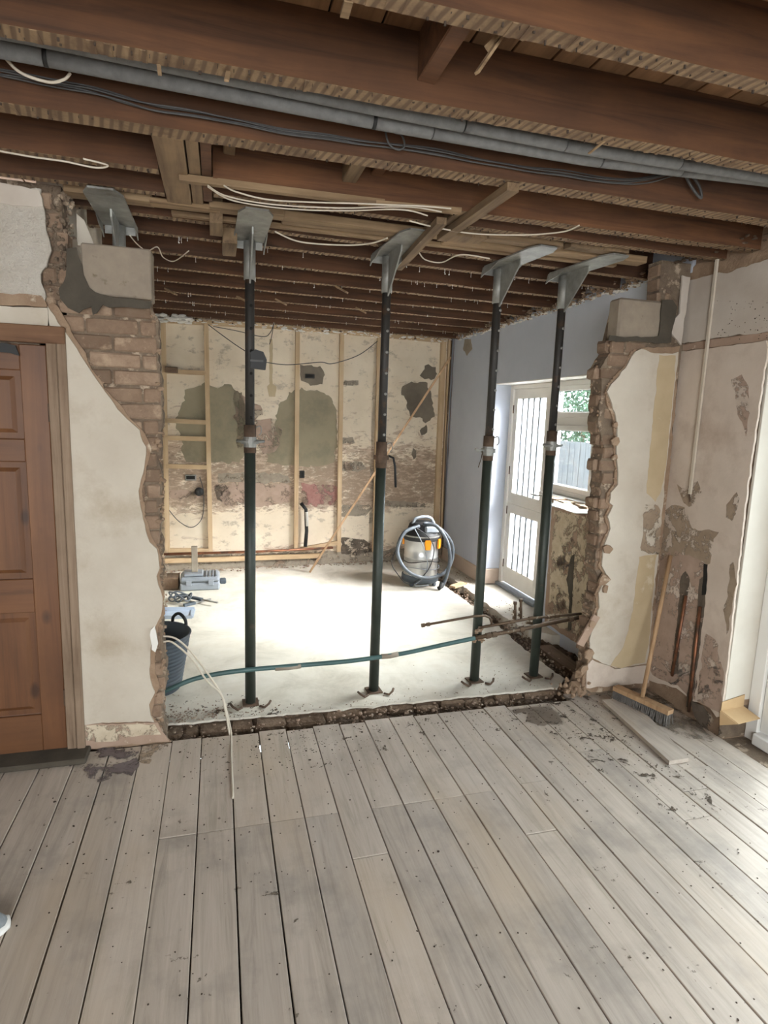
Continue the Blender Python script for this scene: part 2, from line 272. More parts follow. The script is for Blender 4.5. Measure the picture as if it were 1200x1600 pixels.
class MB:
    def __init__(s): s.v = []; s.f = []; s.mi = []; s.sm = []
    def add(s, vs, fs, mi=0, sm=False):
        o = len(s.v); s.v += [Vector(q) for q in vs]; s.f += [tuple(i+o for i in f) for f in fs]; s.mi += [mi]*len(fs); s.sm += [sm]*len(fs); return s
    def box(s, a, b, mi=0, jit=0.0, M4=None):
        x0, y0, z0 = a; x1, y1, z1 = b
        vs = [Vector(q) for q in ((x0, y0, z0), (x1, y0, z0), (x1, y1, z0), (x0, y1, z0), (x0, y0, z1), (x1, y0, z1), (x1, y1, z1), (x0, y1, z1))]
        if jit: vs = [q + Vector((U(-jit, jit), U(-jit, jit), U(-jit, jit))) for q in vs]
        if M4: vs = [M4 @ q for q in vs]
        return s.add(vs, [(0, 3, 2, 1), (4, 5, 6, 7), (0, 1, 5, 4), (1, 2, 6, 5), (2, 3, 7, 6), (3, 0, 4, 7)], mi)
    def bevbox(s, a, b, r=0.004, jit=0.0, mi=0):          # box with chamfered edges, 24 verts
        bm = bmesh.new(); bmesh.ops.create_cube(bm, size=1)
        sz = Vector(b)-Vector(a); c = (Vector(a)+Vector(b))/2
        for q in bm.verts: q.co = Vector((q.co.x*sz.x, q.co.y*sz.y, q.co.z*sz.z))
        bmesh.ops.bevel(bm, geom=list(bm.edges), offset=min(r, min(sz)*0.4), segments=1, affect='EDGES')
        if jit:
            for q in bm.verts: q.co += Vector((U(-jit, jit), U(-jit, jit), U(-jit, jit)))
        bm.verts.ensure_lookup_table(); s.add([q.co + c for q in bm.verts], [[q.index for q in f.verts] for f in bm.faces], mi); bm.free(); return s
    def bar(s, p, q, w, h, up=(0, 0, 1), mi=0):            # rectangular bar from p to q
        p = Vector(p); q = Vector(q); d = (q-p).normalized(); u = Vector(up); a = d.cross(u).normalized(); b = a.cross(d)
        vs = [e + a*sx*w/2 + b*sy*h/2 for e in (p, q) for sx, sy in ((-1, -1), (1, -1), (1, 1), (-1, 1))]
        return s.add(vs, [(0, 1, 2, 3), (7, 6, 5, 4), (0, 4, 5, 1), (1, 5, 6, 2), (2, 6, 7, 3), (3, 7, 4, 0)], mi)
    def tube(s, pts, r, n=10, caps=True, smooth=True, mi=0, closed=False):
        pts = [Vector(p) for p in pts]; rs = r if isinstance(r, (list, tuple)) else [r]*len(pts); vs = []; k = len(pts)
        ref = None
        for i, p in enumerate(pts):
            d = (pts[(i+1) % k if closed else min(i+1, k-1)] - pts[(i-1) % k if closed else max(i-1, 0)]).normalized()
            if ref is None:
                ref = Vector((0, 0, 1)) if abs(d.z) < 0.9 else Vector((1, 0, 0))
            a = (ref - d*ref.dot(d)).normalized(); ref = a; b = d.cross(a)
            vs += [p + (a*math.cos(2*math.pi*j/n) + b*math.sin(2*math.pi*j/n))*rs[i] for j in range(n)]
        fs = []
        for i in range(k if closed else k-1):
            for j in range(n):
                i2 = (i+1) % k
                fs.append((i*n+j, i*n+(j+1) % n, i2*n+(j+1) % n, i2*n+j))
        s.add(vs, fs, mi, smooth)
        if caps and not closed:
            o = len(s.v)-len(vs); s.f += [tuple(o+j for j in reversed(range(n))), tuple(o+(k-1)*n+j for j in range(n))]; s.mi += [mi]*2; s.sm += [False]*2
        return s
    def lathe(s, prof, c=(0, 0, 0), n=24, mi=0, axis=None, smooth=True):   # prof: (r,z)
        c = Vector(c); q = axis.to_track_quat('Z', 'Y') if axis else None; vs = []
        for r, z in prof:
            for j in range(n):
                w = Vector((r*math.cos(2*math.pi*j/n), r*math.sin(2*math.pi*j/n), z)); vs.append(c + (q @ w if q else w))
        fs = [(i*n+j, i*n+(j+1) % n, (i+1)*n+(j+1) % n, (i+1)*n+j) for i in range(len(prof)-1) for j in range(n)]
        return s.add(vs, fs, mi, smooth)
    def prism(s, pts, off, mi=0):                           # pts: 3d polygon; off: Vector thickness
        pts = [Vector(p) for p in pts]; off = Vector(off); n = len(pts)
        fs = [tuple(range(n)), tuple(reversed(range(n, 2*n)))] + [(i, i+n, (i+1) % n+n, (i+1) % n) for i in range(n)]
        return s.add(pts + [p+off for p in pts], fs, mi)
    def stone(s, c, r, sq=(1, 1, 1), mi=0):
        e = Matrix.Rotation(U(0, 6.28), 3, 'Z') @ Matrix.Rotation(U(0, 6.28), 3, 'X'); ax = (U(.6, 1), U(.5, 1), U(.4, .9)); vs = []
        for p in ICO_V:
            k = U(.72, 1.12); w = e @ Vector((p[0]*ax[0]*r*k, p[1]*ax[1]*r*k, p[2]*ax[2]*r*k)); vs.append(Vector(c)+Vector((w.x*sq[0], w.y*sq[1], w.z*sq[2])))
        return s.add(vs, ICO_F, mi)
    def build(s, name, mat, parent=None, kind=None, label=None, fixn=True):
        me = bpy.data.meshes.new(name); me.from_pydata([tuple(v) for v in s.v], [], s.f)
        for q in (mat if isinstance(mat, (list, tuple)) else [mat]): me.materials.append(M[q])
        me.polygons.foreach_set('material_index', s.mi); me.polygons.foreach_set('use_smooth', s.sm)
        if fixn:
            bm = bmesh.new(); bm.from_mesh(me); bmesh.ops.recalc_face_normals(bm, faces=bm.faces); bm.to_mesh(me); bm.free()
        me.update(); o = bpy.data.objects.new(name, me); COL.objects.link(o)
        if parent is not None:
            o.parent = parent
            mat4 = Matrix.Translation(parent.location)
            if parent.parent is not None: mat4 = Matrix.Translation(world_loc(parent))
            o.matrix_parent_inverse = mat4.inverted()
        if kind: o['kind'] = kind
        if label: o['label'] = label
        return o
def world_loc(o):
    return Vector((0, 0, 0)) if o.type == 'MESH' else Vector(o.location)
def thing(name, label, cat, loc=(0, 0, 0), group=None):
    o = bpy.data.objects.new(name, None); COL.objects.link(o); o.location = loc; o.empty_display_size = .1
    o['label'] = label; o['category'] = cat
    if group: o['group'] = group
    return o
def tag(o, label, cat, group=None, kind=None):
    o['label'] = label; o['category'] = cat
    if group: o['group'] = group
    if kind: o['kind'] = kind
    return o
def struct(name, mb, mat, label=None):
    o = mb.build(name, mat, None, 'structure')
    if label: o['label'] = label
    return o
def ragged(pts, step=0.03, amp=0.008, seed=0.0, closed=True, n=None):
    out = []; k = len(pts)
    for i in range(k if closed else k-1):
        a = pts[i]; b = pts[(i+1) % k]; d = (b-a); m_ = max(1, int(d.length/step))
        for j in range(m_):
            p = a + d*(j/m_)
            w = Vector((noise.noise(p*17+Vector((seed, 0, 0))), noise.noise(p*17+Vector((0, seed+9, 0))), noise.noise(p*17+Vector((0, 3, seed)))))
            w2 = Vector((noise.noise(p*60+Vector((seed, 0, 0))), noise.noise(p*60+Vector((0, seed+9, 0))), noise.noise(p*60+Vector((0, 3, seed)))))
            w = w*amp*1.4 + w2*amp*0.8
            if n is not None: w -= n*w.dot(n)
            out.append(p + w)
    return out
def patch(name, pts, plane, mat, parent, th=0.002, off=0.0, amp=0.01, step=0.025, label=None):
    """plane: ('y',val) ('x',val) ('z',val) or 'back'. thickness grows towards the room."""
    if plane == 'back': q = [PB(u, v, off) for u, v in pts]; n = -BKN.normalized()
    elif plane[0] == 'y': q = [P(u, v, 1, plane[1]-off) for u, v in pts]; n = Vector((0, -1, 0))
    elif plane[0] == 'x': q = [P(u, v, 0, plane[1]-off) for u, v in pts]; n = Vector((-1, 0, 0))
    else: q = [P(u, v, 2, plane[1]+off) for u, v in pts]; n = Vector((0, 0, 1))
    q = ragged(q, step, amp, R_()*50, n=n) if amp else q
    return MB().prism(q, n*th).build(name, mat, parent, label=label)
def curve_pts(pts, sub=8, wob=0):
    pts = [Vector(p) for p in pts]; out = []; n = len(pts)
    for i in range(n-1):
        p0 = pts[max(i-1, 0)]; p1 = pts[i]; p2 = pts[i+1]; p3 = pts[min(i+2, n-1)]
        for j in range(sub):
            t = j/sub; t2 = t*t; t3 = t2*t
            out.append(0.5*((2*p1)+(p2-p0)*t+(2*p0-5*p1+4*p2-p3)*t2+(3*p1-p0-3*p2+p3)*t3))
    out.append(pts[-1])
    if wob: out = [p + Vector((noise.noise(p*5), noise.noise(p*5+Vector((7, 7, 7))), noise.noise(p*5+Vector((0, 4, 9)))))*wob for p in out]
    return out
def interp(tab, z):                                        # tab: list of (z,x) descending z
    tab = sorted(tab)
    if z <= tab[0][0]: return tab[0][1]
    for (z0, x0), (z1, x1) in zip(tab, tab[1:]):
        if z <= z1: return x0 + (x1-x0)*(z-z0)/max(1e-6, z1-z0)
    return tab[-1][1]

# ================================================================== STRUCTURE
YL = 2.99      # room face of the dividing wall, left part
YR = 3.00      # room face of the dividing wall, right part
XR = 2.64      # right wall of the front room
XK = 2.60      # window wall of the kitchen
ZJ = 2.57      # underside of joists
# ---- floor: boards on a dark sub-floor void
fl = struct('floor', MB().box((-3.0, -2.5, -0.30), (2.95, 3.13, -0.20)), 'soil', 'whitewashed old floorboards of the front room')
SX = -0.242; BW = 0.144
joints = {}
for k in range(0, 5): joints[k] = [2.255]
for k in range(6, 10): joints[k] = [2.25]
joints[5] = [None]; joints[10] = [1.95]; joints[11] = [2.27]; joints[13] = [1.2]; joints[15] = [1.88]; joints[14] = [2.45]; joints[16] = [2.05]
joints[5] = [1.98]; joints[-3] = [0.9]; joints[17] = [2.2]; joints[-5] = [1.7]
for k in range(-18, 20):
    x0 = SX + BW*k; x1 = x0 + BW
    x0g = x0 + U(.0015, .0035); x1g = x1 - U(.0015, .003)
    if x0 > 2.8: continue
    x1g = min(x1g, 2.92)
    yend = 2.985 + U(-.012, .012) if x0 > -0.3 else 2.98
    if x0 > 2.05: yend = 3.06 if x0 < 2.6 else 2.432
    if x0 < -0.3: yend = 2.975
    ys = [-2.4] + [j for j in joints.get(k, []) if j] + [yend]
    for a, b in zip(ys, ys[1:]):
        dz = U(-.0018, .0018)
        if k == 17 and a > 2.1: dz = -.004
        o = MB().bevbox((x0g, a+.0015, -.024+dz), (x1g, b-.0015, dz), 0.002)
        o.build('board', 'board_clean_spill' if (a > 1.5 and -1 < k < 16) or k in (-1, 5, 10) else 'board', fl)
# lifted board by the broom
lb = [P(u, v, 2, 0.024) for u, v in ((940, 1093), (1046, 1189), (1077, 1184), (985, 1090))]
MB().prism(lb, (0, 0, -.022)).build('board', 'board', fl, label='board lying proud of the others')
patch('paint_stain', [(118, 1172), (220, 1166), (215, 1195), (205, 1215), (180, 1210), (165, 1222), (140, 1215), (128, 1200), (108, 1195)], ('z', 0.002), 'fl_purple', fl, 0.0008, 0, 0.02, label='old dark purple paint by the wall')
patch('paint_stain', [(222, 1166), (262, 1162), (258, 1172), (240, 1178), (232, 1192), (216, 1190)], ('z', 0.002), 'fl_brown', fl, 0.0008, 0, 0.02)
# nail heads in the boards
mb = MB()
for k in range(-8, 19):
    for yy in (0.35, 0.75, 1.15, 1.55, 1.95, 2.2, 2.31, 2.62, 2.93):
        for dx in (.03, .115):
            x = SX+BW*k+dx+U(-.006, .006)
            if x < 2.6 and R_() < .55: mb.lathe([(0, .0022), (.0026, .0018), (.003, .0)], (x, yy+U(-.02, .02), 0), 6, smooth=False)
mb.build('nail_heads', 'chip', fl, 'stuff')
# debris chips on the boards
mb = MB()
for i in range(1500):
    q = R_()
    if q < .35: x = U(-.2, 2.4); y = 2.98-abs(random.gauss(0, .18))
    elif q < .6: x = random.gauss(2.05, .28); y = random.gauss(2.55, .25)
    elif q < .7: x = random.gauss(.35, .3); y = random.gauss(2.7, .2)
    else: x = U(-1.2, 2.5); y = U(.6, 2.9)
    if y > 2.96 or x > 2.55 or (x > 2.0 and y > 2.93): continue
    r = min(.014, random.lognormvariate(-5.6, .45)); mb.stone((x, y, r*.25+.0015), r, (1, 1, .35))
mb.build('floor_debris', 'chip', fl, 'stuff', 'dark chips of mortar scattered on the boards')
patch('dirt_patch', [(860, 1092), (940, 1082), (985, 1088), (1040, 1130), (1060, 1170), (1110, 1240), (1150, 1300), (1060, 1290), (1000, 1230), (930, 1200), (860, 1150), (800, 1110)], ('z', .0022), 'fl_dirt', fl, .0004, 0, .04)
patch('dirt_patch', [(270, 1160), (520, 1132), (760, 1108), (860, 1100), (880, 1130), (700, 1150), (520, 1200), (300, 1210)], ('z', .0022), 'fl_dirt3', fl, .0004, 0, .03)
patch('dirt_patch', [(960, 1085), (1030, 1080), (1090, 1120), (1120, 1160), (1060, 1150), (990, 1110)], ('z', .0026), 'fl_dirt2', fl, .0004, 0, .03)
for i in range(9):
    u_, v_ = ((180, 1370), (430, 1420), (560, 1480), (90, 1300), (300, 1530), (880, 1230), (960, 1500), (700, 1560), (640, 1420))[i]
    patch('dirt_patch', [(u_+U(30, 60)*math.cos(a*.785), v_+U(18, 42)*math.sin(a*.785)) for a in range(8)], ('z', .0022), 'fl_dirt3', fl, .0004, 0, .03)
# ---- trench between boards and slab, kitchen slab, channel by the kitchen wall
def zpts(l, z=0.0): return [P(u, v, 2, z) for u, v in l]
slab_edge = [(-2.0, 3.17), (-.154, 3.17), (.45, 3.155), (1.1, 3.15), (1.7, 3.145), (2.07, 3.14), (2.19, 3.25), (2.18, 3.69), (2.20, 4.0), (2.225, 4.8), (2.20, 5.35), (2.22, 6.75), (-2.0, 6.75)]
def rag2(l, z, amp=.012): return ragged([Vector((a, b, z)) for a, b in l], .03, amp, 3.3, n=Vector((0, 0, 1)))
slab = struct('concrete_slab', MB().prism(rag2(slab_edge, 0.0), (0, 0, -.012)), 'slab', 'dusty pale concrete floor slab of the kitchen')
MB().prism(rag2([(a, b+(.012 if b < 3.2 else 0)) for a, b in slab_edge], -.0125, .016), (0, 0, -.13)).build('slab_edge', 'soil', slab)
patch('dirt_film', [(262, 1075), (330, 1082), (420, 1090), (430, 1100), (440, 1118), (268, 1142)], ('z', .0005), 'fl_dirt', slab, .0004, 0, .02)
strip = [(2.38, 6.75), (2.385, 5.35), (2.38, 4.86), (2.37, 4.45), (2.41, 4.13), (2.70, 3.9), (2.80, 3.95), (2.80, 6.75)]
MB().prism(rag2(strip, 0.0), (0, 0, -.12)).build('slab_strip', 'slab', slab)
# soil ground: displaced grid
def ground(name, x0, x1, y0, y1, z, amp, nx, ny, mat, parent=None, kind='structure'):
    mb = MB(); vs = []; fs = []
    for j in range(ny+1):
        for i in range(nx+1):
            x = x0+(x1-x0)*i/nx; y = y0+(y1-y0)*j/ny; p = Vector((x, y, 0))
            vs.append((x, y, z + amp*(noise.noise(p*7)+.6*noise.noise(p*19)+.35*noise.noise(p*47))))
    for j in range(ny):
        for i in range(nx): a = j*(nx+1)+i; fs.append((a, a+1, a+nx+2, a+nx+1))
    return mb.add(vs, fs).build(name, mat, parent, kind, fixn=False)
tr = ground('trench_ground', -2.0, 2.25, 2.93, 3.24, -.055, .035, 160, 12, 'soil'); tr['label'] = 'rubble filled gap between floorboards and slab'
ch = ground('channel_ground', 2.12, 2.75, 3.05, 6.7, -.075, .03, 30, 150, 'soil', tr)
pit = ground('pit_ground', 2.1, 2.85, 3.02, 4.2, -.12, .05, 40, 60, 'soil', tr)
mb = MB()
for i in range(330):
    x = U(-.35, 2.15); y = random.gauss(3.09, .04); r = U(.006, .018) * (1.7 if R_() < .15 else 1)
    if 2.97 < y < 3.22: mb.stone((x, y, -.035+U(-.02, .025)), r, (1, 1, .8))
for i in range(260):                                                    # spill over the slab edge by the bucket
    x = -.3+abs(random.gauss(0, .25)); y = 3.17+abs(random.gauss(0, .1)); r = min(.016, random.lognormvariate(-5.0, .4)); mb.stone((x, y, r*.3), r, (1, 1, .5))
for i in range(120):
    x = U(-.3, 2.1); y = 3.16+abs(random.gauss(0, .04)); r = U(.003, .009); mb.stone((x, y, r*.3), r, (1, 1, .5))
mb.build('trench_rubble', 'rubble', tr, 'stuff')
x = -.30
while x < 2.05:                                                          # broken edge pieces under the slab lip
    w = U(.08, .24); y0 = 3.135-.0 + U(-.03, .0) - (.03 if x < .4 else 0)
    o = MB().bevbox((x, y0, -.11), (x+w-.006, 3.20, -.016+U(-.012, .004)), .012, .006); o.build('edge_rubble', 'earthy', tr); x += w
mb = MB()
for i in range(700):
    x = U(2.2, 2.42); y = U(3.3, 6.5); r = U(.005, .02); mb.stone((x, y, -.045+U(-.02, .02)), r)
for i in range(350):
    x = U(2.15, 2.62); y = U(3.1, 3.95); r = U(.008, .03); mb.stone((x, y, -.10+U(-.03, .03)), r)
for i in range(90):                                                     # crumbs on the slab near the wall foot
    x = random.gauss(1.75, .35); y = 3.2+abs(random.gauss(0, .22)); r = U(.003, .007)
    if x < 2.1: mb.stone((x, y, r*.3), r, (1, 1, .5))
for i in range(250):
    x = U(2.42, 2.58); y = U(4.2, 6.5); r = U(.003, .012); mb.stone((x, y, r*.3), r, (1, 1, .5))
mb.build('channel_rubble', 'rubble', tr, 'stuff')
MB().bar(P(850, 1016, 2, -.07), P(925, 1072, 2, -.07), .12, .08).build('sleeper_timber', 'wetwood', tr, label='rotten timber lying in the pit')
# ---- dividing wall, left part
def bricks(parent, yf, eL, eR, z1, z0, depth=0.1, seed=1, jy=.005, skip=0.0, edge_loose=0):
    random.seed(seed); n = 0; z = z1; H = .075; row = 0
    while z-H > z0-.04:
        xl, xr = eL(z-H/2), eR(z-H/2)
        off = (row % 2)*.1125 + U(-.012, .012); x = math.floor(xl/.225)*.225 + off - .225
        while x < xr:
            a = max(x+.005, xl); b = min(x+.215+.005, xr + U(-.008, .012))
            if b-a > .035 and R_() > skip:
                zz0 = z-H+.006+U(-.001, .001); zz1 = z-.005+U(-.001, .001)
                MB().bevbox((a, yf+U(-jy, jy), zz0), (b, yf+depth, zz1), .006, .0022).build('brick', 'brick', parent); n += 1
            x += .225
        z -= H; row += 1
    return n
def zx(pts, y):                                            # pixel outline -> (z,x) table
    return [(q.z, q.x) for q in (P(u, v, 1, y) for u, v in pts)]
LE = [(230, 700), (223, 740), (217, 767), (223, 810), (233, 847), (245, 857), (250, 887), (245, 900), (248, 913), (255, 933), (252, 960), (243, 977), (237, 990), (236, 1017), (235, 1037), (234, 1063), (243, 1080), (233, 1100), (230, 1117), (243, 1130), (253, 1147), (262, 1158)]
LTOP = [(78, 530), (76, 482), (92, 505), (105, 522), (120, 545), (135, 568), (150, 590), (165, 612), (185, 640), (205, 660), (218, 672), (222, 690)]
JR = [(238, 392), (238, 470), (241, 492), (250, 505), (252, 560), (254, 600), (257, 640), (255, 690), (253, 720), (258, 757), (254, 785), (257, 810), (255, 830), (258, 857), (253, 867), (256, 880), (258, 897), (254, 915), (256, 933), (257, 960), (257, 993), (262, 1020), (265, 1050), (261, 1065), (257, 1080), (258, 1100), (258, 1115), (261, 1140), (268, 1158)]
core_out = [P(u, v, 1, 3.11) for u, v in JR]
def dn(v, **k):
    v = v.copy()
    for a, b in k.items(): setattr(v, a, b)
    return v
# core behind the bricks (mortar and brick rubble), full wall to the left incl. door opening pieces
jr = ragged(core_out, .022, .012, 2.2, closed=False, n=Vector((0, 1, 0)))
jr = [Vector((q.x, 3.012, q.z)) for q in jr]
xdo = P(75, 800, 1, YL).x            # right side of door opening
pl = [Vector((xdo, 3.012, -.12))] + [Vector((xdo, 3.012, 2.0))] + [Vector((-.69, 3.012, 2.08)), Vector((-.64, 3.012, 2.16))] + jr[1:] + [Vector((jr[-1].x+.02, 3.012, -.12))]
wl = struct('wall_left', MB().prism(pl, (0, .1, 0)).box((-3, 3.012, 1.93), (-.64, 3.112, 2.60)).box((-3.0, 3.012, -.12), (-1.75, 3.112, 1.95)), 'mortar', 'remaining stub of the dividing wall beside the pine door')
tR = zx(JR, 3.11); tL = zx(LTOP[1:] + LE, YL)
jit = lambda t, d: (lambda z: interp(t, z)+d)
bricks(wl, YL+.012, jit(tL, -.03), jit(tR, -.012), 2.146, .02, .1, 11, .005)
# loose brick ends and mortar lumps along the broken end
mb = MB()
for i in range(260):
    z = U(.02, 2.12); x = interp(tR, z)-U(0, .03); mb.stone((x, U(3.0, 3.11), z), U(.008, .024))
for i in range(260):
    z = U(.02, 2.12); x = interp(tL, z)+U(-.005, .02); mb.stone((x, 2.998, z), U(.005, .014))
mb.build('broken_mortar', 'undercoat', wl, 'stuff')
# bricks of the upper stub, left of the padstone
upL = lambda z: interp(zx([(66, 298), (74, 350), (77, 400), (70, 435), (72, 470)], YL), z)-.02
upR = lambda z: interp(zx([(97, 298), (92, 330), (102, 360), (104, 400), (105, 440), (110, 480)], YL), z)
bricks(wl, YL+.015, upL, upR, 2.57, 2.10, .1, 5, .008)
mb = MB()
for i in range(200): mb.stone((U(-.70, -.60), U(2.985, 3.05), U(2.12, 2.6)), U(.008, .022))
mb.build('broken_mortar', 'mortar', wl, 'stuff')
random.seed(21)
# padstone and cement
pa = [P(u, v, 1, 2.955) for u, v in ((126, 390), (235, 392), (237, 471), (120, 462))]
MB().bevbox((pa[0].x, 2.955, 2.155), (pa[1].x, 3.10, 2.368), .006).build('padstone', 'padstone', wl, label='square concrete padstone')
patch('cement_bedding', [(104, 388), (120, 387), (124, 400), (127, 415), (130, 430), (140, 450), (160, 460), (190, 466), (236, 470), (236, 481), (215, 482), (190, 480), (172, 481), (160, 477), (152, 492), (146, 494), (142, 480), (130, 485), (122, 490), (108, 480), (95, 468), (93, 450), (104, 430), (102, 410)], ('y', 2.95), 'cement', wl, .006, 0, .006)
# plaster coats
patch('undercoat_plaster', [(76, 470), (90, 478), (104, 500), (118, 530), (132, 553), (146, 575), (160, 598), (178, 622), (196, 645), (214, 662), (226, 672), (235, 700), (228, 740), (222, 767), (228, 808), (238, 842), (250, 856), (254, 885), (250, 900), (253, 915), (258, 935), (256, 960), (247, 978), (246, 1000), (244, 1020), (243, 1050), (248, 1072), (240, 1100), (236, 1117), (249, 1130), (258, 1147), (266, 1159), (108, 1172), (78, 530)], ('y', YL), 'undercoat', wl, .012, -.012, .008)
patch('plaster', [(76, 478)] + LTOP[2:] + LE[:-4] + [(236, 1117), (240, 1126), (180, 1127), (118, 1131), (98, 860), (78, 530)], ('y', YL), 'plaster_l', wl, .012, 0, .005)
patch('plaster', [(-260, 468), (0, 479), (76, 482), (80, 530), (76, 522), (-260, 512)], ('y', YL), 'plaster_l', wl, .012, 0, .002)
patch('skirting_plaster', [(110, 1131), (245, 1128), (258, 1148), (264, 1157), (108, 1171)], ('y', YL), 'pinkcoat', wl, .008, 0, .006)
patch('skirting_flakes', [(130, 1134), (242, 1130), (250, 1148), (210, 1150), (170, 1160), (130, 1156)], ('y', YL), 'fl_cream', wl, .0015, .008, .008)
patch('rough_plaster', [(-260, 262), (0, 289), (64, 298), (72, 330), (76, 360), (79, 392), (76, 415), (64, 430), (68, 455), (72, 474), (0, 473), (-260, 462)], ('y', YL), 'plaster_rough', wl, .014, 0, .01)
patch('render_band', [(-260, 262), (0, 289), (64, 298), (68, 324), (0, 322), (-260, 300)], ('y', YL), 'plaster_up', wl, .019, 0, .006)
patch('render_band', [(-260, 448), (0, 458), (66, 462), (74, 474), (76, 481), (0, 478), (-260, 468)], ('y', YL), 'undercoat', wl, .016, 0, .004)
patch('flaking_plaster', [(236, 982), (242, 980), (246, 1004), (240, 1018), (236, 1014)], ('y', YL), 'whitepaint', wl, .012, .012, .01)
patch('flaking_plaster', [(120, 335), (133, 345), (148, 384), (122, 384)], ('y', 3.12), 'plaster_l', wl, .01, 0, .004)
# kitchen side-wall behind it
kl = struct('wall_kitchen_left', MB().box((-.76, 3.12, -.12), (-.64, 6.8, 2.82)), 'plaster_l', 'cream side wall of the kitchen behind the stub')
# ---- pine door
dr = thing('door_1', 'stained pine panelled door beside the broken wall', 'door', (-1.05, YL, 0)); dr['kind'] = 'structure'
def dx(px, py): return P(px, py, 1, YL).x
xr_ = -.725; xl_ = -1.56; ztop = 1.93
f = MB().bevbox((xr_+.004, 2.968, 0), (xr_+.045, 3.10, 1.985), .003); f.build('frame_jamb', 'oldframe', dr)
f = MB().bevbox((xr_+.047, 2.962, 0), (xr_+.083, 2.995, 2.005), .004); f.build('architrave', 'oldframe', dr)
MB().bevbox((xl_-.06, 2.958, ztop+.008), (xr_+.083, 2.995, 2.012), .004).build('architrave', 'oldframe_h', dr, label='worn brown head of the door frame')
MB().bevbox((xl_-.06, 2.968, 0), (xl_-.004, 3.10, 1.98), .003).build('frame_jamb', 'oldframe', dr)
yd = 2.985
st = MB().bevbox((xr_-.105, yd, .015), (xr_, yd+.04, ztop), .003).build('stile', 'pine', dr)
MB().bevbox((xl_, yd, .015), (xl_+.105, yd+.04, ztop), .003).build('stile', 'pine', dr)
MB().bevbox(((xl_+xr_)/2-.05, yd, .2), ((xl_+xr_)/2+.05, yd+.04, ztop-.1), .003).build('mullion', 'pine', dr)
rails = [(.015, .21), (.72, .88), (1.42, 1.52), (1.82, ztop)]
for a, b in rails: MB().bevbox((xl_+.105, yd, a), (xr_-.105, yd+.039, b), .003).build('rail', 'pine_h', dr)
cxs = (xl_+xr_)/2
for (x0, x1) in ((xl_+.105, cxs-.05), (cxs+.05, xr_-.105)):
    for (a, _), (b, _) in zip([(r[1], 0) for r in rails[:-1]], [(r[0], 0) for r in rails[1:]]):
        o = MB(); y0 = yd+.014; y1 = yd+.004
        q = [Vector((x0, y0, a)), Vector((x1, y0, a)), Vector((x1, y0, b)), Vector((x0, y0, b))]
        i_ = [Vector((x0+.045, y1, a+.045)), Vector((x1-.045, y1, a+.045)), Vector((x1-.045, y1, b-.045)), Vector((x0+.045, y1, b-.045))]
        j_ = [p + Vector((s*.02, 0.006, t*.02)) for p, s, t in zip(q, (1, -1, -1, 1), (1, 1, -1, -1))]
        v = q + j_ + i_; o.add(v, [(0, 1, 5, 4), (1, 2, 6, 5), (2, 3, 7, 6), (3, 0, 4, 7), (4, 5, 9, 8), (5, 6, 10, 9), (6, 7, 11, 10), (7, 4, 8, 11), (8, 9, 10, 11)])
        o.box((x0, y0+.001, a), (x1, y0+.015, b)); o.build('panel', 'pine', dr)
MB().bevbox((xr_-.002, 2.972, .25), (xr_+.006, 2.984, .33), .001).build('hinge', 'rust', dr)
MB().bevbox((xr_-.002, 2.972, 1.6), (xr_+.006, 2.984, 1.68), .001).build('hinge', 'rust', dr)
tag(MB().prism([P(u, v, 1, 2.956) for u, v in ((-60, 534), (8, 536), (24, 540), (30, 556), (14, 551), (0, 550), (-60, 546))], (0, .01, 0)).build('cloth_strip', 'black'), 'black rag hanging over the top edge of the pine door', 'cloth')
MB().bevbox((-1.9, 2.86, 0), (-.62, 2.99, .028), .006).build('threshold', 'cement', dr, label='grimy dark threshold')
# ---- dividing wall, right part
RE = [(1010, 405), (1008, 440), (1006, 469), (948, 470), (945, 533), (936, 536), (931, 558), (921, 575), (919, 604), (921, 623), (915, 640), (918, 672), (925, 697), (919, 725), (922, 745), (918, 785), (919, 807), (918, 835), (914, 858), (912, 877), (917, 897), (915, 920), (911, 934), (907, 954), (905, 977), (900, 999), (902, 1019), (896, 1050), (880, 1078)]
YRb = 3.115
re_ = [P(u, v, 1, YRb) for u, v in RE]; tRE = [(q.z, q.x) for q in re_[4:]]
PE = [(1000, 545), (990, 550), (985, 558), (976, 575), (965, 587), (953, 601), (948, 612), (951, 623), (958, 646), (962, 660), (963, 686), (962, 700), (963, 723), (965, 740), (962, 757), (953, 771), (951, 785), (956, 790), (949, 807), (953, 824), (946, 843), (940, 863), (939, 883), (947, 897), (934, 926), (935, 948), (928, 971), (919, 999), (926, 1019), (914, 1059), (914, 1073)]
co = ragged([Vector((q.x+.012, 3.012, q.z)) for q in re_[5:]], .022, .012, 8.1, closed=False, n=Vector((0, 1, 0)))
pl = [Vector((re_[0].x+.02, 3.012, 2.6)), Vector((re_[1].x+.02, 3.012, 2.5)), Vector((re_[2].x+.02, 3.012, 2.38)), Vector((2.2, 3.012, 2.36)), Vector((2.16, 3.012, 2.14))] + co + [Vector((2.06, 3.012, -.15)), Vector((2.78, 3.012, -.15)), Vector((2.78, 3.012, 2.6))]
wm = struct('wall_middle', MB().prism(pl, (0, .105, 0)), 'mortar', 'right hand stub of the dividing wall with toothed brick edge')
tPE = zx(PE, YR)
bricks(wm, YR+.010, jit(tRE, .008), jit(tPE, .05), 2.146, .02, .1, 31, .007)
bricks(wm, YR+.010, lambda z: interp([(q.z, q.x) for q in re_[:3]], z)+.01, lambda z: 2.50, 2.585, 2.36, .1, 33, .006)
random.seed(77)
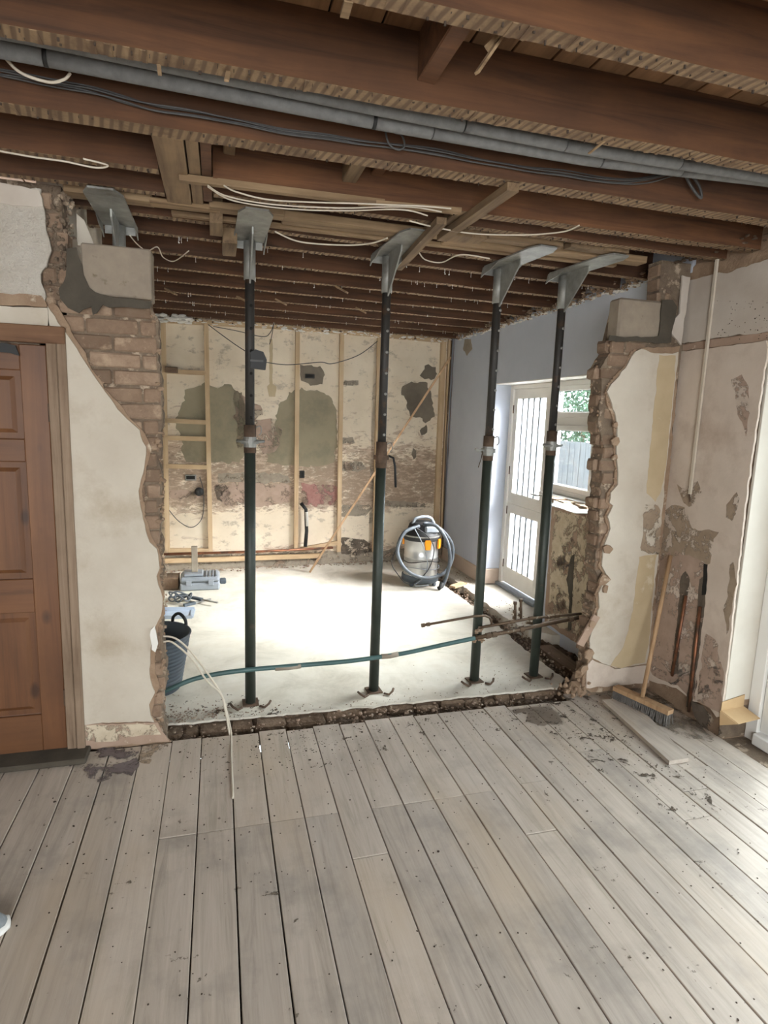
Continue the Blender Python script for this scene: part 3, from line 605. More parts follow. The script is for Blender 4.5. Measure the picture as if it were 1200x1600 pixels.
# brick returns (ends of the toothed courses)
z = 2.146; row = 0
while z > .05:
    xe = interp(tRE, z-.037)
    if row % 2 == 0 or R_() < .5:
        MB().bevbox((xe-U(-.008, .018), YR+.018+U(0, .02), z-.07), (xe+.07, YRb+U(-.01, .008), z-.006), .008, .005).build('brick', 'brick', wm)
    z -= .075; row += 1
mb = MB()
for i in range(200):
    z = U(.0, 2.12); x = interp(tRE, z)+U(0, .03); mb.stone((x, U(3.01, 3.115), z), U(.008, .022))
for i in range(170):
    z = U(.02, 2.10); x = interp(tPE, z)-U(-.005, .02); mb.stone((x, 3.0, z), U(.005, .014))
for i in range(70):
    x = random.gauss(2.13, .05); z = abs(random.gauss(0, .06)); mb.stone((x, U(2.98, 3.14), z-.03), U(.01, .028))
for c_, r_ in (((2.15, 3.05, .02), .11), ((2.17, 3.04, .14), .09), ((2.11, 3.07, .0), .08), ((2.2, 3.03, .24), .06)): mb.stone(c_, r_, (1, .7, 1.1))
mb.build('broken_mortar', 'undercoat', wm, 'stuff')
pa = [P(u, v, 1, 2.96) for u, v in ((965, 468), (1034, 471))]
MB().bevbox((pa[0].x+.02, 2.96, 2.145), (pa[1].x+.01, 3.065, 2.368), .012).build('padstone', 'padstone', wm, label='weathered grey padstone')
patch('cement_bedding', [(1034, 468), (1050, 470), (1058, 480), (1054, 500), (1048, 520), (1048, 535), (1030, 536), (990, 534), (950, 532), (952, 524), (975, 526), (1000, 528), (1028, 526), (1032, 500)], ('y', 2.955), 'cement', wm, .006, 0, .005)
for pts in ([(905, 975), (955, 880), (948, 896), (915, 985)],):
    pass
patch('undercoat_plaster', [(u-5 if u < 1000 else u, v) for u, v in PE] + [(920, 1082), (1018, 1072), (1060, 541)], ('y', YR), 'undercoat', wm, .012, -.012, .008)
patch('plaster', PE[:-3] + [(924, 1028), (960, 1042), (1010, 1036), (1036, 760), (1058, 550), (1050, 553), (1020, 552)], ('y', YR), 'plaster_l', wm, .012, 0, .006)
patch('skirting_plaster', [(916, 1040), (924, 1030), (960, 1044), (1014, 1038), (1012, 1066), (915, 1074)], ('y', YR), 'plaster_r', wm, .009, 0, .005)
patch('paint_band', [(1030, 555), (1056, 556), (1052, 615), (1046, 670), (1040, 730), (1034, 765), (1024, 785), (1016, 775), (1010, 770), (1016, 700), (1024, 615)], ('y', YR), 'yellowpaint', wm, .0008, .012, .005)
patch('paint_band', [(1000, 869), (1026, 866), (1020, 920), (1014, 1000), (1008, 1034), (970, 1044), (954, 1040), (974, 1010), (988, 960), (994, 905)], ('y', YR), 'yellowpaint', wm, .0008, .012, .006)
patch('paint_band', [(1006, 790), (1022, 784), (1032, 796), (1029, 866), (1002, 862), (1004, 820)], ('y', YR), 'fl_brown', wm, .0008, .012, .012)
patch('plaster', [(1064, 432), (1076, 434), (1062, 540), (1046, 520), (1052, 500), (1060, 490), (1062, 470)], ('y', YR), 'plaster_up', wm, .012, 0, .005)
# chunks hanging from plaster edge
for (u, v, r) in ((955, 857, .03), (948, 905, .04), (952, 920, .025), (930, 975, .03), (926, 1020, .045), (918, 1045, .03), (966, 664, .022), (968, 690, .03), (966, 715, .02)):
    q = P(u-7, v, 1, 2.987); MB().prism([q+Vector((r*U(.6, 1.2)*math.cos(a_), U(-.006, .006), r*U(.6, 1.2)*math.sin(a_))) for a_ in (0, .9, 1.9, 2.8, 3.9, 5.1)], (0, -.014, 0)).build('plaster_flake', 'undercoat', wm)
MB().bar(P(906, 1008, 1, 3.0), P(932, 962, 1, 2.985), .05, .012, (0, 1, 0)).build('plaster_flake', 'pinkcoat', wm)
# ---- right wall of the front room
YP = 2.435        # edge of the patio door opening
wr = struct('wall_right', MB().box((XR+.012, YP, -.15), (XR+.30, 3.12, 2.82)).box((XR+.012, -2.5, -.15), (XR+.3, .55, 2.82)).box((XR+.012, .5, 2.12), (XR+.3, YP+.01, 2.82)), 'undercoat', 'stripped plaster wall beside the patio door')
Rw = ('x', XR)
patch('plaster', [(1060, 550), (1200, 533), (1202, 545), (1172, 750), (1150, 940), (1130, 1118), (1122, 1120), (1108, 1100), (1085, 1095), (1060, 1075), (1035, 1068), (1012, 1062), (1036, 760)], Rw, 'plaster_r', wr, .012, -.0, .004)
patch('plaster', [(1062, 538), (1074, 440), (1090, 436), (1120, 428), (1146, 425), (1170, 416), (1320, 372), (1320, 502), (1200, 519), (1120, 528)], Rw, 'plaster_up', wr, .014, 0, .006)
patch('plaster', [(1072, 436), (1090, 412), (1150, 405), (1320, 352), (1320, 378), (1170, 420), (1110, 434), (1075, 442)], Rw, 'undercoat', wr, .006, 0, .008)
patch('ledge', [(1060, 540), (1120, 530), (1320, 503), (1320, 516), (1200, 532), (1060, 549)], Rw, 'pinkcoat', wr, .004, 0, .003)
patch('bare_patch', [(1143, 590), (1158, 585), (1170, 605), (1172, 640), (1166, 680), (1160, 660), (1150, 640), (1148, 612)], Rw, 'fl_pink', wr, .0008, .012, .008)
patch('bare_patch', [(1032, 868), (1050, 860), (1100, 878), (1104, 900), (1098, 950), (1090, 1030), (1086, 1096), (1060, 1072), (1034, 1062), (1016, 1050), (1026, 930)], Rw, 'fl_pink', wr, .0008, .012, .012)
patch('bare_patch', [(1104, 990), (1118, 1000), (1130, 1050), (1128, 1115), (1090, 1096), (1096, 1030)], Rw, 'fl_pink', wr, .0008, .012, .012)
patch('bare_patch', [(1142, 880), (1148, 878), (1150, 910), (1144, 950), (1136, 990), (1132, 950), (1138, 925)], Rw, 'fl_brown', wr, .0008, .012, .01)
patch('bare_patch', [(1136, 790), (1150, 770), (1156, 780), (1146, 815), (1134, 808)], Rw, 'fl_brown', wr, .0008, .012, .01)
patch('bare_patch', [(1050, 790), (1068, 788), (1080, 825), (1120, 830), (1110, 880), (1050, 872), (1032, 866), (1036, 800)], Rw, 'fl_brown', wr, .0006, .012, .014)
patch('chase', [(1064, 900), (1072, 893), (1079, 905), (1070, 950), (1058, 1050), (1050, 1058), (1048, 1050), (1060, 960)], Rw, 'fl_dark', wr, .0015, .012, .006)
patch('chase', [(1093, 905), (1104, 898), (1101, 950), (1090, 1040), (1080, 1105), (1072, 1104), (1084, 1000), (1090, 945)], Rw, 'fl_dark', wr, .0015, .012, .006)
patch('chase', [(1100, 880), (1106, 882), (1103, 930), (1097, 930)], Rw, 'dark', wr, .0015, .013, .003)
patch('chase', [(1063, 790), (1070, 792), (1054, 870), (1048, 868)], Rw, 'fl_brown', wr, .0015, .012, .006)
patch('broken_hole', [(1058, 758), (1066, 764), (1090, 752), (1096, 768), (1084, 790), (1076, 792), (1068, 784)], Rw, 'fl_brown', wr, .0015, .012, .006)
patch('damp_patch', [(1082, 1095), (1096, 1102), (1116, 1122), (1128, 1144), (1120, 1150), (1100, 1140), (1084, 1118)], Rw, 'fl_dark', wr, .001, .012, .01)
mb = MB()
for i in range(60):
    mb.stone(P(U(1120, 1200), U(470, 530), 0, XR-.014), U(.002, .006))
mb.build('plug_holes', 'chip', wr, 'stuff')
# reveal lining (white) and stone at its foot
MB().bevbox((XR+.006, YP-.012, .2), (XR+.20, YP+.004, 2.12), .002).build('reveal_lining', 'revealpaint', wr, label='white painted reveal')
MB().bevbox((XR+.004, YP-.008, -.02), (XR+.2, YP+.004, .16), .004).build('reveal_foot', 'mortar', wr)
# ---- patio door
dq = thing('door_2', 'white framed glazed patio door at the right edge', 'door', (XR+.2, 1.5, 0)); dq['kind'] = 'structure'
xd = XR+.17
MB().bevbox((xd, YP-.085, -.02), (xd+.07, YP-.012, 2.12), .004).build('frame', 'upvc', dq)
MB().bevbox((xd, .52, -.02), (xd+.07, .60, 2.12), .004).build('frame', 'upvc', dq)
MB().bevbox((xd, .60, 2.05), (xd+.07, YP-.085, 2.12), .004).build('frame', 'upvc', dq)
MB().bevbox((XR+.01, .55, -.2), (xd+.14, YP, -.026), .004).build('threshold_block', 'mortar', wr)
MB().bevbox((xd-.03, .60, -.02), (xd+.09, YP-.085, .045), .006).build('sill', 'upvc', dq)
MB().bevbox((xd+.012, YP-.165, .05), (xd+.06, YP-.09, 2.05), .006).build('sash', 'upvc', dq)
MB().bevbox((xd+.012, 1.45, .05), (xd+.06, 1.53, 2.05), .006).build('sash', 'upvc', dq)
MB().bevbox((xd+.012, 1.53, .05), (xd+.06, YP-.165, .13), .006).build('sash', 'upvc', dq)
MB().bevbox((xd+.012, 1.53, 1.97), (xd+.06, YP-.165, 2.05), .006).build('sash', 'upvc', dq)
MB().box((xd+.01, YP-.172, .13), (xd+.062, YP-.166, 1.97)).build('seal', 'black', dq)
MB().box((xd+.034, 1.53, .13), (xd+.038, YP-.165, 1.97)).build('glass', 'glass', dq)
MB().box((xd+.034, .6, .05), (xd+.038, 1.45, 2.05)).build('glass', 'glass', dq)
# ---- kitchen window wall
zt, zs = 2.03, 1.06
yD0, yD1 = 4.66, 5.46     # door opening
yW0 = 3.55
def xk(y): return XK
wk = MB().box((XK, yD1, -.12), (XK+.32, 6.8, 2.60)).box((XK, 3.117, zt), (XK+.32, yD1, 2.60)).box((XK+.03, 3.0, 2.55), (XK+.32, 6.8, 2.82)).box((XK, 3.117, -.15), (XK+.32, yW0, zt)).prism([Vector((XK+.01, yW0, -.15)), Vector((XK+.32, yW0, -.15)), Vector((XK+.32, yD0, -.15)), Vector((XK+.19, yD0, -.15)), Vector((XK+.01, 4.27, -.15))], (0, 0, zs-.03+.15))
wk = struct('wall_kitchen', wk, 'bluepaint', 'pale blue kitchen wall with garden door and window')
MB().box((XK+.003, yD0, zt-.008), (XK+.25, yD1-.002, zt-.001)).box((XK+.003, yW0, zt-.008), (XK+.25, yD0, zt-.001)).build('soffit', 'whitepaint', wk)
MB().box((XK+.002, yD1-.008, .17), (XK+.20, yD1+.001, zt-.008)).build('reveal_lining', 'bluepaint', wk)
patch('bare_plaster', [(864, 792), (922, 806), (922, 830), (915, 1005), (900, 1003), (852, 972)], ('x', XK+.01), 'pinkcoat', wk, .010, 0, .006)
patch('plaster_remnant', [(880, 838), (895, 842), (905, 880), (902, 920), (888, 950), (872, 955), (864, 940), (868, 890), (862, 868), (872, 850)], ('x', XK+.01), 'fl_cream', wk, .003, .010, .016)
patch('plaster_remnant', [(866, 796), (921, 810), (919, 900), (912, 1000), (856, 970)], ('x', XK+.01), 'fl_cream', wk, .002, .0105, .01)
patch('chase', [(893, 868), (898, 866), (896, 900), (892, 985), (888, 985), (890, 935), (886, 905)], ('x', XK+.01), 'cement', wk, .003, .012, .006)
# broken brick sill
random.seed(5)
for i in range(11):
    y = yD0-.03-i*.11; MB().bevbox((XK+.01+U(-.01, .02)+max(0, (y-4.28)*.46), y-.10, zs-.07), (XK+.22, y-.004, zs+U(-.02, .012)), .006, .006).build('brick', 'brick', wk)
patch('flaking_plaster', [(867, 783), (880, 788), (890, 786), (905, 796), (921, 797), (921, 803), (900, 803), (880, 796), (862, 790)], ('z', zs), 'whitepaint', wk, .004, .01, .01)
bs = MB().bevbox((XK-.018, yD1, 0.005), (XK, 6.57, .165), .006).bevbox((XK-.018, yD1-.018, .005), (XK+.19, yD1, .165), .006)
struct('baseboard_right', bs, 'skirt', 'bare pinkish skirting board under the blue wall')
# ragged top of the blue wall: torn lath and plaster
mb = MB()
for i in range(520):
    y = U(3.15, 6.4); mb.stone((XK-U(-.005, .05), y, 2.585+U(-.035, .03)), U(.008, .03), (1, 1.4, .7))
mb.build('torn_plaster_edge', 'undercoat', wk, 'stuff')
mb = MB()
for i in range(160):
    y = U(3.2, 6.4); mb.stone((XK-U(0, .03), y, 2.555+U(-.015, .015)), U(.01, .03), (1, 1.6, .5))
mb.build('torn_plaster_edge', 'whitepaint', wk, 'stuff')
patch('grey_smear', [(726, 530), (736, 530), (738, 545), (730, 556), (724, 545)], ('x', XK), 'greyskim', wk, .002, 0, .01)
# kitchen garden door (stable door with vertical bars)
dk = thing('door_3', 'white kitchen door with frosted strips and vertical bars', 'door', (XK+.2, 5.05, 0)); dk['kind'] = 'structure'
X0 = XK+.19
MB().bevbox((X0, yD1-.065, 0), (X0+.07, yD1-.008, zt-.01), .004).build('frame', 'whitepaint', dk)
MB().bevbox((X0, yD0, 0), (X0+.07, yD0+.05, zt-.01), .004).build('frame', 'whitepaint', dk)
MB().bevbox((X0, yD0+.05, zt-.05), (X0+.07, yD1-.065, zt-.01), .004).build('frame', 'whitepaint', dk)
MB().bevbox((X0-.04, yD0, 0), (X0+.08, yD1-.008, .035), .006).build('sill', 'greyplastic', dk)
a0, a1 = yD0+.055, yD1-.07; xl0, xl1 = X0+.015, X0+.055
for (z0, z1, nm) in ((.05, .86, 'lower_leaf'), (.865, 1.98, 'upper_leaf')):
    lf = MB().bevbox((xl0, a0, z0), (xl1, a0+.075, z1), .003).bevbox((xl0, a1-.075, z0), (xl1, a1, z1), .003)
    zb = .17 if z0 < .1 else .11
    lf.bevbox((xl0, a0+.07, z0), (xl1, a1-.07, z0+zb), .003).bevbox((xl0, a0+.07, z1-.09), (xl1, a1-.07, z1), .003)
    leaf = lf.build(nm, 'whitepaint', dk)
    g0, g1 = a0+.075, a1-.075; n_ = 5
    MB().box((X0+.034, g0, z0+zb), (X0+.038, g1, z1-.09)).build('glass', 'frost', leaf)
    for i in range(1, n_):
        y = g0+(g1-g0)*i/n_; MB().bevbox((xl0-.002, y-.014, z0+zb), (xl1-.004, y+.014, z1-.09), .002).build('bar', 'greyplastic', leaf)
MB().tube([(xl0-.045, a0+.15, 1.02), (xl0-.05, a0+.04, 1.02), (xl0, a0+.035, 1.02)], .008, 8).build('door_handle', 'galv', dk)
for z in (.2, .75, 1.15, 1.75): MB().bevbox((xl0-.006, a1-.006, z), (xl0+.008, a1+.006, z+.08), .001).build('hinge', 'rust', dk)
# window
wn = thing('window_1', 'white casement window with transom beside the kitchen door', 'window', (XK+.2, 4.1, zs)); wn['kind'] = 'structure'
w0, w1 = yW0, yD0
fr = MB().bevbox((X0, w0, zs), (X0+.07, w1, zs+.05), .003).bevbox((X0, w0, zt-.05), (X0+.07, w1, zt-.01), .003).bevbox((X0, w1-.06, zs), (X0+.07, w1, zt-.01), .003).bevbox((X0, w0, zs), (X0+.07, w0+.06, zt-.01), .003)
fr.bevbox((X0, w0, 1.655), (X0+.07, w1, 1.72), .003).bevbox((X0, 3.93, zs), (X0+.07, 3.99, zt-.01), .003); fr.build('window_frame', 'upvc', wn)
for (ya, yb) in ((3.99, w1-.06), (w0+.06, 3.93)):
    for (za, zb) in ((zs+.05, 1.655), (1.72, zt-.05)):
        s_ = MB()
        for a, b in (((X0-.012, ya, za), (X0+.04, yb, za+.045)), ((X0-.012, ya, zb-.045), (X0+.04, yb, zb)), ((X0-.012, ya, za+.045), (X0+.04, ya+.045, zb-.045)), ((X0-.012, yb-.045, za+.045), (X0+.04, yb, zb-.045))): s_.bevbox(a, b, .005)
        so = s_.build('sash', 'upvc', wn); MB().box((X0+.008, ya+.045, za+.045), (X0+.012, yb-.045, zb-.045)).build('pane', 'glass', so)
        g = MB()
        for a, b in (((X0+.003, ya+.043, za+.043), (X0+.008, yb-.043, za+.049)), ((X0+.003, ya+.043, zb-.049), (X0+.008, yb-.043, zb-.043)), ((X0+.003, ya+.043, za+.043), (X0+.008, ya+.049, zb-.043)), ((X0+.003, yb-.049, za+.043), (X0+.008, yb-.043, zb-.043))): g.box(a, b)
        g.build('seal', 'black', so)
MB().bevbox((X0-.07, w0, zs-.02), (X0+.02, w1, zs+.01), .004).build('window_sill', 'upvc', wn)
# ---- back wall
def bkbox(x0, x1, z0, z1, o0, o1):                            # box aligned with the slightly skewed back wall; o = distance into the room
    n = -BKN.normalized(); pts = []
    q = [Vector((x0, yback(x0), z0)), Vector((x1, yback(x1), z0)), Vector((x1, yback(x1), z1)), Vector((x0, yback(x0), z1))]
    return MB().prism([p+n*o0 for p in q], n*(o1-o0))
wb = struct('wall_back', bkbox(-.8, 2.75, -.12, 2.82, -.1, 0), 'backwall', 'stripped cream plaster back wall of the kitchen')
def bp(name, pts, mat, **k): return patch(name, pts, 'back', mat, wb, **{**dict(th=.0025, amp=.022, step=.03), **k})
bp('render_patch', [(292, 608), (322, 600), (340, 607), (352, 602), (366, 606), (378, 614), (386, 640), (386, 700), (375, 722), (345, 724), (310, 722), (288, 722), (283, 690), (272, 656), (284, 640), (287, 620)], 'greenskim', label='smooth olive grey render patch')
bp('render_patch', [(437, 632), (452, 614), (470, 609), (500, 612), (518, 622), (526, 640), (527, 690), (520, 722), (495, 730), (440, 727), (418, 722), (416, 700), (432, 690), (430, 660)], 'greenskim', label='large olive grey render patch')
bp('render_patch', [(366, 612), (390, 618), (408, 640), (404, 655), (425, 655), (440, 670), (436, 700), (420, 712), (395, 690), (370, 700)], 'fl_pink', amp=.03)
bp('render_patch', [(630, 602), (648, 596), (668, 598), (676, 625), (678, 650), (664, 662), (655, 652), (640, 650), (636, 625), (626, 612)], 'darkskim', label='splashed dark grey render patch')
bp('render_patch', [(659, 580), (667, 572), (680, 574), (684, 585), (678, 592), (664, 592), (657, 588)], 'darkskim')
bp('bare_patch', [(470, 571), (500, 572), (508, 585), (504, 600), (486, 602), (470, 594)], 'darkskim', amp=.012)
bp('bare_patch', [(534, 594), (560, 594), (560, 602), (534, 603)], 'fl_grey', amp=.008)
bp('bare_patch', [(534, 720), (566, 722), (572, 732), (558, 737), (534, 736)], 'fl_grey', amp=.012)
bp('bare_patch', [(534, 683), (552, 684), (554, 692), (534, 694)], 'fl_grey', amp=.01)
bp('bare_patch', [(470, 756), (500, 756), (530, 762), (530, 790), (500, 794), (475, 784)], 'fl_red', amp=.025)
bp('bare_patch', [(335, 760), (370, 754), (440, 756), (460, 765), (452, 786), (400, 792), (350, 790)], 'fl_pink', amp=.03)
bp('bare_patch', [(338, 755), (352, 757), (362, 772), (352, 786), (340, 780), (335, 765)], 'fl_dark', amp=.012)
bp('bare_patch', [(534, 790), (575, 788), (580, 796), (570, 806), (534, 806)], 'fl_grey', amp=.015)
bp('bare_patch', [(600, 782), (640, 784), (664, 786), (664, 792), (620, 792), (600, 790)], 'fl_grey', amp=.01)
bp('bare_patch', [(534, 840), (560, 842), (576, 846), (580, 862), (560, 868), (534, 866)], 'fl_dark', amp=.02)
bp('bare_patch', [(262, 765), (290, 766), (320, 770), (322, 778), (280, 780), (258, 776)], 'fl_pink', amp=.012)
bp('bare_patch', [(340, 740), (400, 738), (445, 742), (455, 752), (400, 756), (340, 752)], 'fl_grey', amp=.02)
bp('bare_patch', [(645, 700), (650, 704), (650, 714), (646, 718), (643, 710)], 'darkskim', amp=.004)
bp('bare_patch', [(656, 672), (666, 664), (668, 676), (658, 680)], 'darkskim', amp=.01)
bp('yellow_patch', [(421, 530), (426, 530), (426, 600), (432, 604), (430, 620), (420, 620), (417, 604), (421, 600)], 'yellowpaint', amp=.004)
bp('base_patch', [(258, 868), (480, 862), (600, 858), (690, 850), (697, 866), (600, 880), (480, 888), (258, 892)], 'fl_grey', amp=.02)
bp('stain', [(584, 530), (592, 530), (584, 862), (575, 862)], 'fl_grey2', amp=.004, th=.001)
# white torn cornice along the top of the back wall
mb = MB(); random.seed(9)
for i in range(260):
    x = U(-.6, 2.55); mb.stone((x, yback(x)-U(0, .09), 2.545+U(-.02, .03)), U(.008, .028), (1.8, 1, .6))
mb.build('torn_plaster_edge', 'whitepaint', wb, 'stuff')
mb = MB()
for i in range(300):
    x = U(-.6, 2.55); mb.stone((x, yback(x)-U(0, .06), 2.56+U(-.02, .05)), U(.006, .02), (1.6, 1, 1))
mb.build('torn_plaster_edge', 'soil', wb, 'stuff')
mb = MB()
for i in range(60): mb.stone(PB(240+60*R_(), 492+12*R_(), .1+.15*R_()), U(.02, .05), (1.6, .5, .6))
mb.build('torn_plaster_edge', 'whitepaint', wb, 'stuff')
mb = MB()
for i in range(300):
    x = U(-.6, 2.5); mb.stone((x, yback(x)-abs(random.gauss(.03, .06)), .008), U(.005, .022), (1.4, 1, .6))
mb.build('wall_foot_rubble', 'rubble', wb, 'stuff')
# room shell outside the view (keeps daylight coming only through the openings)
struct('wall_front', MB().box((-3.1, -2.62, -.3), (2.95, -2.5, .7)).box((-3.1, -2.62, 2.35), (2.95, -2.5, 2.85)).box((-3.1, -2.62, .7), (-1.7, -2.5, 2.35)).box((1.1, -2.62, .7), (2.95, -2.5, 2.35)), 'plaster_l')
struct('wall_side', MB().box((-3.12, -2.6, -.3), (-3.0, 3.13, 2.85)), 'plaster_l')
# ---- ceiling: upper floorboards, joists
ce = struct('ceiling', MB().box((-3.1, -2.62, 2.80), (2.95, 6.9, 2.84)), 'dark', 'open ceiling of old joists and bare boards')
random.seed(3)
x = -1.35
while x < 2.7:
    w = .15 if x < .3 else .132
    MB().bevbox((x+.003, 0.4, 2.748), (x+w-.003, 4.2, 2.768), .002).build('board', 'upboard', ce); x += w
def joist(y0, y1, x0, x1, skew=0.0, zb=ZJ, ztop=2.77, mat='joist', marks=True):
    mb = MB(); n = 24; vs = []; fs = []; mi = []
    for i in range(n+1):
        x = x0+(x1-x0)*i/n; s = skew*(x-.5); j = .0035
        a = noise.noise(Vector((x*3, y0*5, 0)))*j; b = noise.noise(Vector((x*3, y0*5, 9)))*j*1.3
        vs += [(x, y0+s+a, zb+b), (x, y1+s+a, zb+b), (x, y1+s+a, ztop), (x, y0+s+a, ztop)]
    o = 0
    for i in range(n):
        for q in range(4): fs.append((i*4+q, (i+1)*4+q, (i+1)*4+(q+1) % 4, i*4+(q+1) % 4)); mi.append(1 if q == 0 else 0)
    fs += [(0, 1, 2, 3), (n*4+3, n*4+2, n*4+1, n*4)]; mi += [0, 0]
    mb.v = [Vector(v) for v in vs]; mb.f = fs; mb.mi = mi; mb.sm = [False]*len(fs)
    jo = mb.build('joist', [mat, 'under'], ce)
    if marks:
        nb = MB(); x = max(x0, -1.4)+.02
        while x < x1:
            s = skew*(x-.5)
            for yy in (y0+.012, y1-.012):
                if R_() < .6:
                    yj = yy+s+U(-.006, .006); nb.box((x+U(-.004, .004)-.002, yj-.002, zb-U(.003, .010)), (x+.002, yj+.002, zb+.002))
            x += .042
        nb.build('nails', 'chip', jo, 'stuff')
        lb_ = MB(); x = max(x0, -1.4)+.0
        while x < x1:                                   # stubs of torn laths and plaster nibs
            s = skew*(x-.5)
            if R_() < .6: lb_.box((x, y0+s+.001, zb-U(.0006, .0022)), (x+U(.010, .02), y1+s-.001, zb+.001), jit=.0006)
            x += .042
        lb_.build('lath_remains', 'under', jo, 'stuff')
    return jo
joist(.62, .70, -3, 2.66, mat='joist')
joist(1.03, 1.09, -3, 2.66, mat='joist')
joist(1.39, 1.445, -3, 2.66, mat='joist_red')
joist(1.785, 1.845, -3, 2.66, mat='joist_red', ztop=2.747)
joist(2.21, 2.285, -3, 2.66, mat='joist')
joist(2.58, 2.63, -3, -.21)
joist(2.59, 2.655, -.01, 2.66, -.01, mat='joist_red')
joist(2.845, 2.89, -3, -.21, zb=2.572)
joist(2.78, 2.83, -.01, 2.66, zb=2.575, mat='joist')
for y in (3.20, 3.50, 3.90, 4.29, 4.69, 5.09, 5.50, 5.92, 6.32):
    joist(y, y+.05, -.62, XK-.0, .05, zb=ZJ+U(-.003, .003))
# trimmers, noggins and battens
def tb(name, a, b, mat='trimmer', label=None): return MB().bevbox(a, b, .003, .0015).build(name, mat, ce, label=label)
tb('trimmer', (-.205, 2.285, 2.568), (-.105, 2.95, 2.76), label='pale double trimmer between the joists')
tb('trimmer', (-.10, 2.285, 2.575), (-.055, 2.95, 2.76))
tb('trimmer', (-.052, 2.285, 2.575), (-.015, 2.90, 2.76), mat='joist_red')
tb('noggin', (.558, 1.46, 2.62), (.612, 1.79, 2.77), 'joist_red')
tb('noggin', (1.02, 2.66, 2.575), (1.07, 2.80, 2.76))
for (x0, x1, zz) in ((.03, .075, 2.66), (.14, .25, 2.70), (.30, .33, 2.70), (.50, .56, 2.62)): tb('noggin', (x0, 2.285, zz), (x1, 2.59, 2.77), 'trimmer')
tb('noggin', (.62, 2.285, 2.66), (.67, 2.59, 2.70), 'joist_red')
for (px_, y0, z0) in ((.02, 3.25, 2.575), (.36, 3.55, 2.58)): pass
tb('noggin', (-.03, 3.0, 2.52), (.03, 3.22, 2.72), 'trimmer')
tb('noggin', (.03, 3.24, 2.50), (.10, 3.5, 2.72), 'trimmer')
# wall plate timbers along the line of the removed wall
xs = -.62
for (x0, x1, y0, y1, z0, z1, mt) in ((-.62, -.27, 2.955, 3.04, 2.564, 2.60, 'plate'), (-.28, .02, 2.95, 3.02, 2.562, 2.585, 'plate'), (-.03, .30, 2.92, 3.0, 2.563, 2.59, 'plate'), (.30, 1.0, 2.95, 3.06, 2.564, 2.60, 'plate'), (.98, 1.30, 2.90, 3.0, 2.563, 2.60, 'trimmer'), (1.12, 1.62, 3.0, 3.07, 2.562, 2.60, 'plate'), (1.30, 1.72, 2.88, 2.96, 2.566, 2.60, 'plate'), (1.60, 2.3, 2.97, 3.05, 2.563, 2.60, 'plate'), (1.75, 2.1, 2.86, 2.93, 2.566, 2.60, 'trimmer'), (-.2, 2.2, 3.10, 3.135, 2.564, 2.585, 'plate')):
    MB().bevbox((x0, y0, z0), (x1, y1, z1), .003, .002).build('wall_plate', mt, ce)
MB().bar(P(802, 292, 2, 2.552), P(690, 372, 2, 2.552), .05, .03).build('batten', 'trimmer', ce)
MB().bar(P(690, 345, 2, 2.535), P(622, 418, 2, 2.535), .045, .03).build('batten', 'trimmer', ce)
MB().bar(P(280, 278, 2, 2.56), P(600, 318, 2, 2.56), .03, .025).build('batten', 'plate', ce)
MB().bar(P(560, 316, 2, 2.555), P(720, 330, 2, 2.555), .03, .02).build('batten', 'plate', ce)
# splinters hanging
for a, b, w in (((782, 60, 2.60), (745, 114, 2.50), .014), ((780, 58, 2.60), (760, 78, 2.58), .02), ((248, 100, 2.57), (250, 118, 2.55), .01), ((357, 112, 2.57), (354, 126, 2.53), .012), ((945, 220, 2.57), (920, 240, 2.56), .008), ((545, 0, 2.57), (538, 25, 2.57), .02)):
    MB().bar(P(a[0], a[1], 2, a[2]), P(b[0], b[1], 2, b[2]), w, w*.5).build('splinter', 'plate', ce)
for (u, v) in ((535, 455), (380, 470), (440, 474), (565, 487), (268, 458)):
    q = P(u, v, 2, 2.54); MB().bar(q+Vector((-.04, .02, .03)), q+Vector((.03, -.02, -.01)), .05, .012).build('splinter', 'plate', ce)
for i in range(70):
    pass
mb = MB()
for i in range(110):
    x = U(-.5, 2.4); y = 3.5+.39*random.randint(0, 7)+U(0, .05)+.05*(x-.5); h = U(.01, .03); mb.tube([(x, y, ZJ), (x+U(-.003, .003), y, ZJ-h)], .0012, 4, smooth=False); mb.stone((x, y, ZJ-h), U(.003, .008))
mb.build('hanging_nibs', 'offwhite', ce, 'stuff')
mb = MB()
for i in range(260):
    y = U(2.3, 6.4); mb.stone((XK-U(0, .1), y, 2.60+U(-.02, .02)), U(.008, .025), (1.3, 1.5, .6))
mb.build('torn_plaster_edge', 'soil', ce, 'stuff')

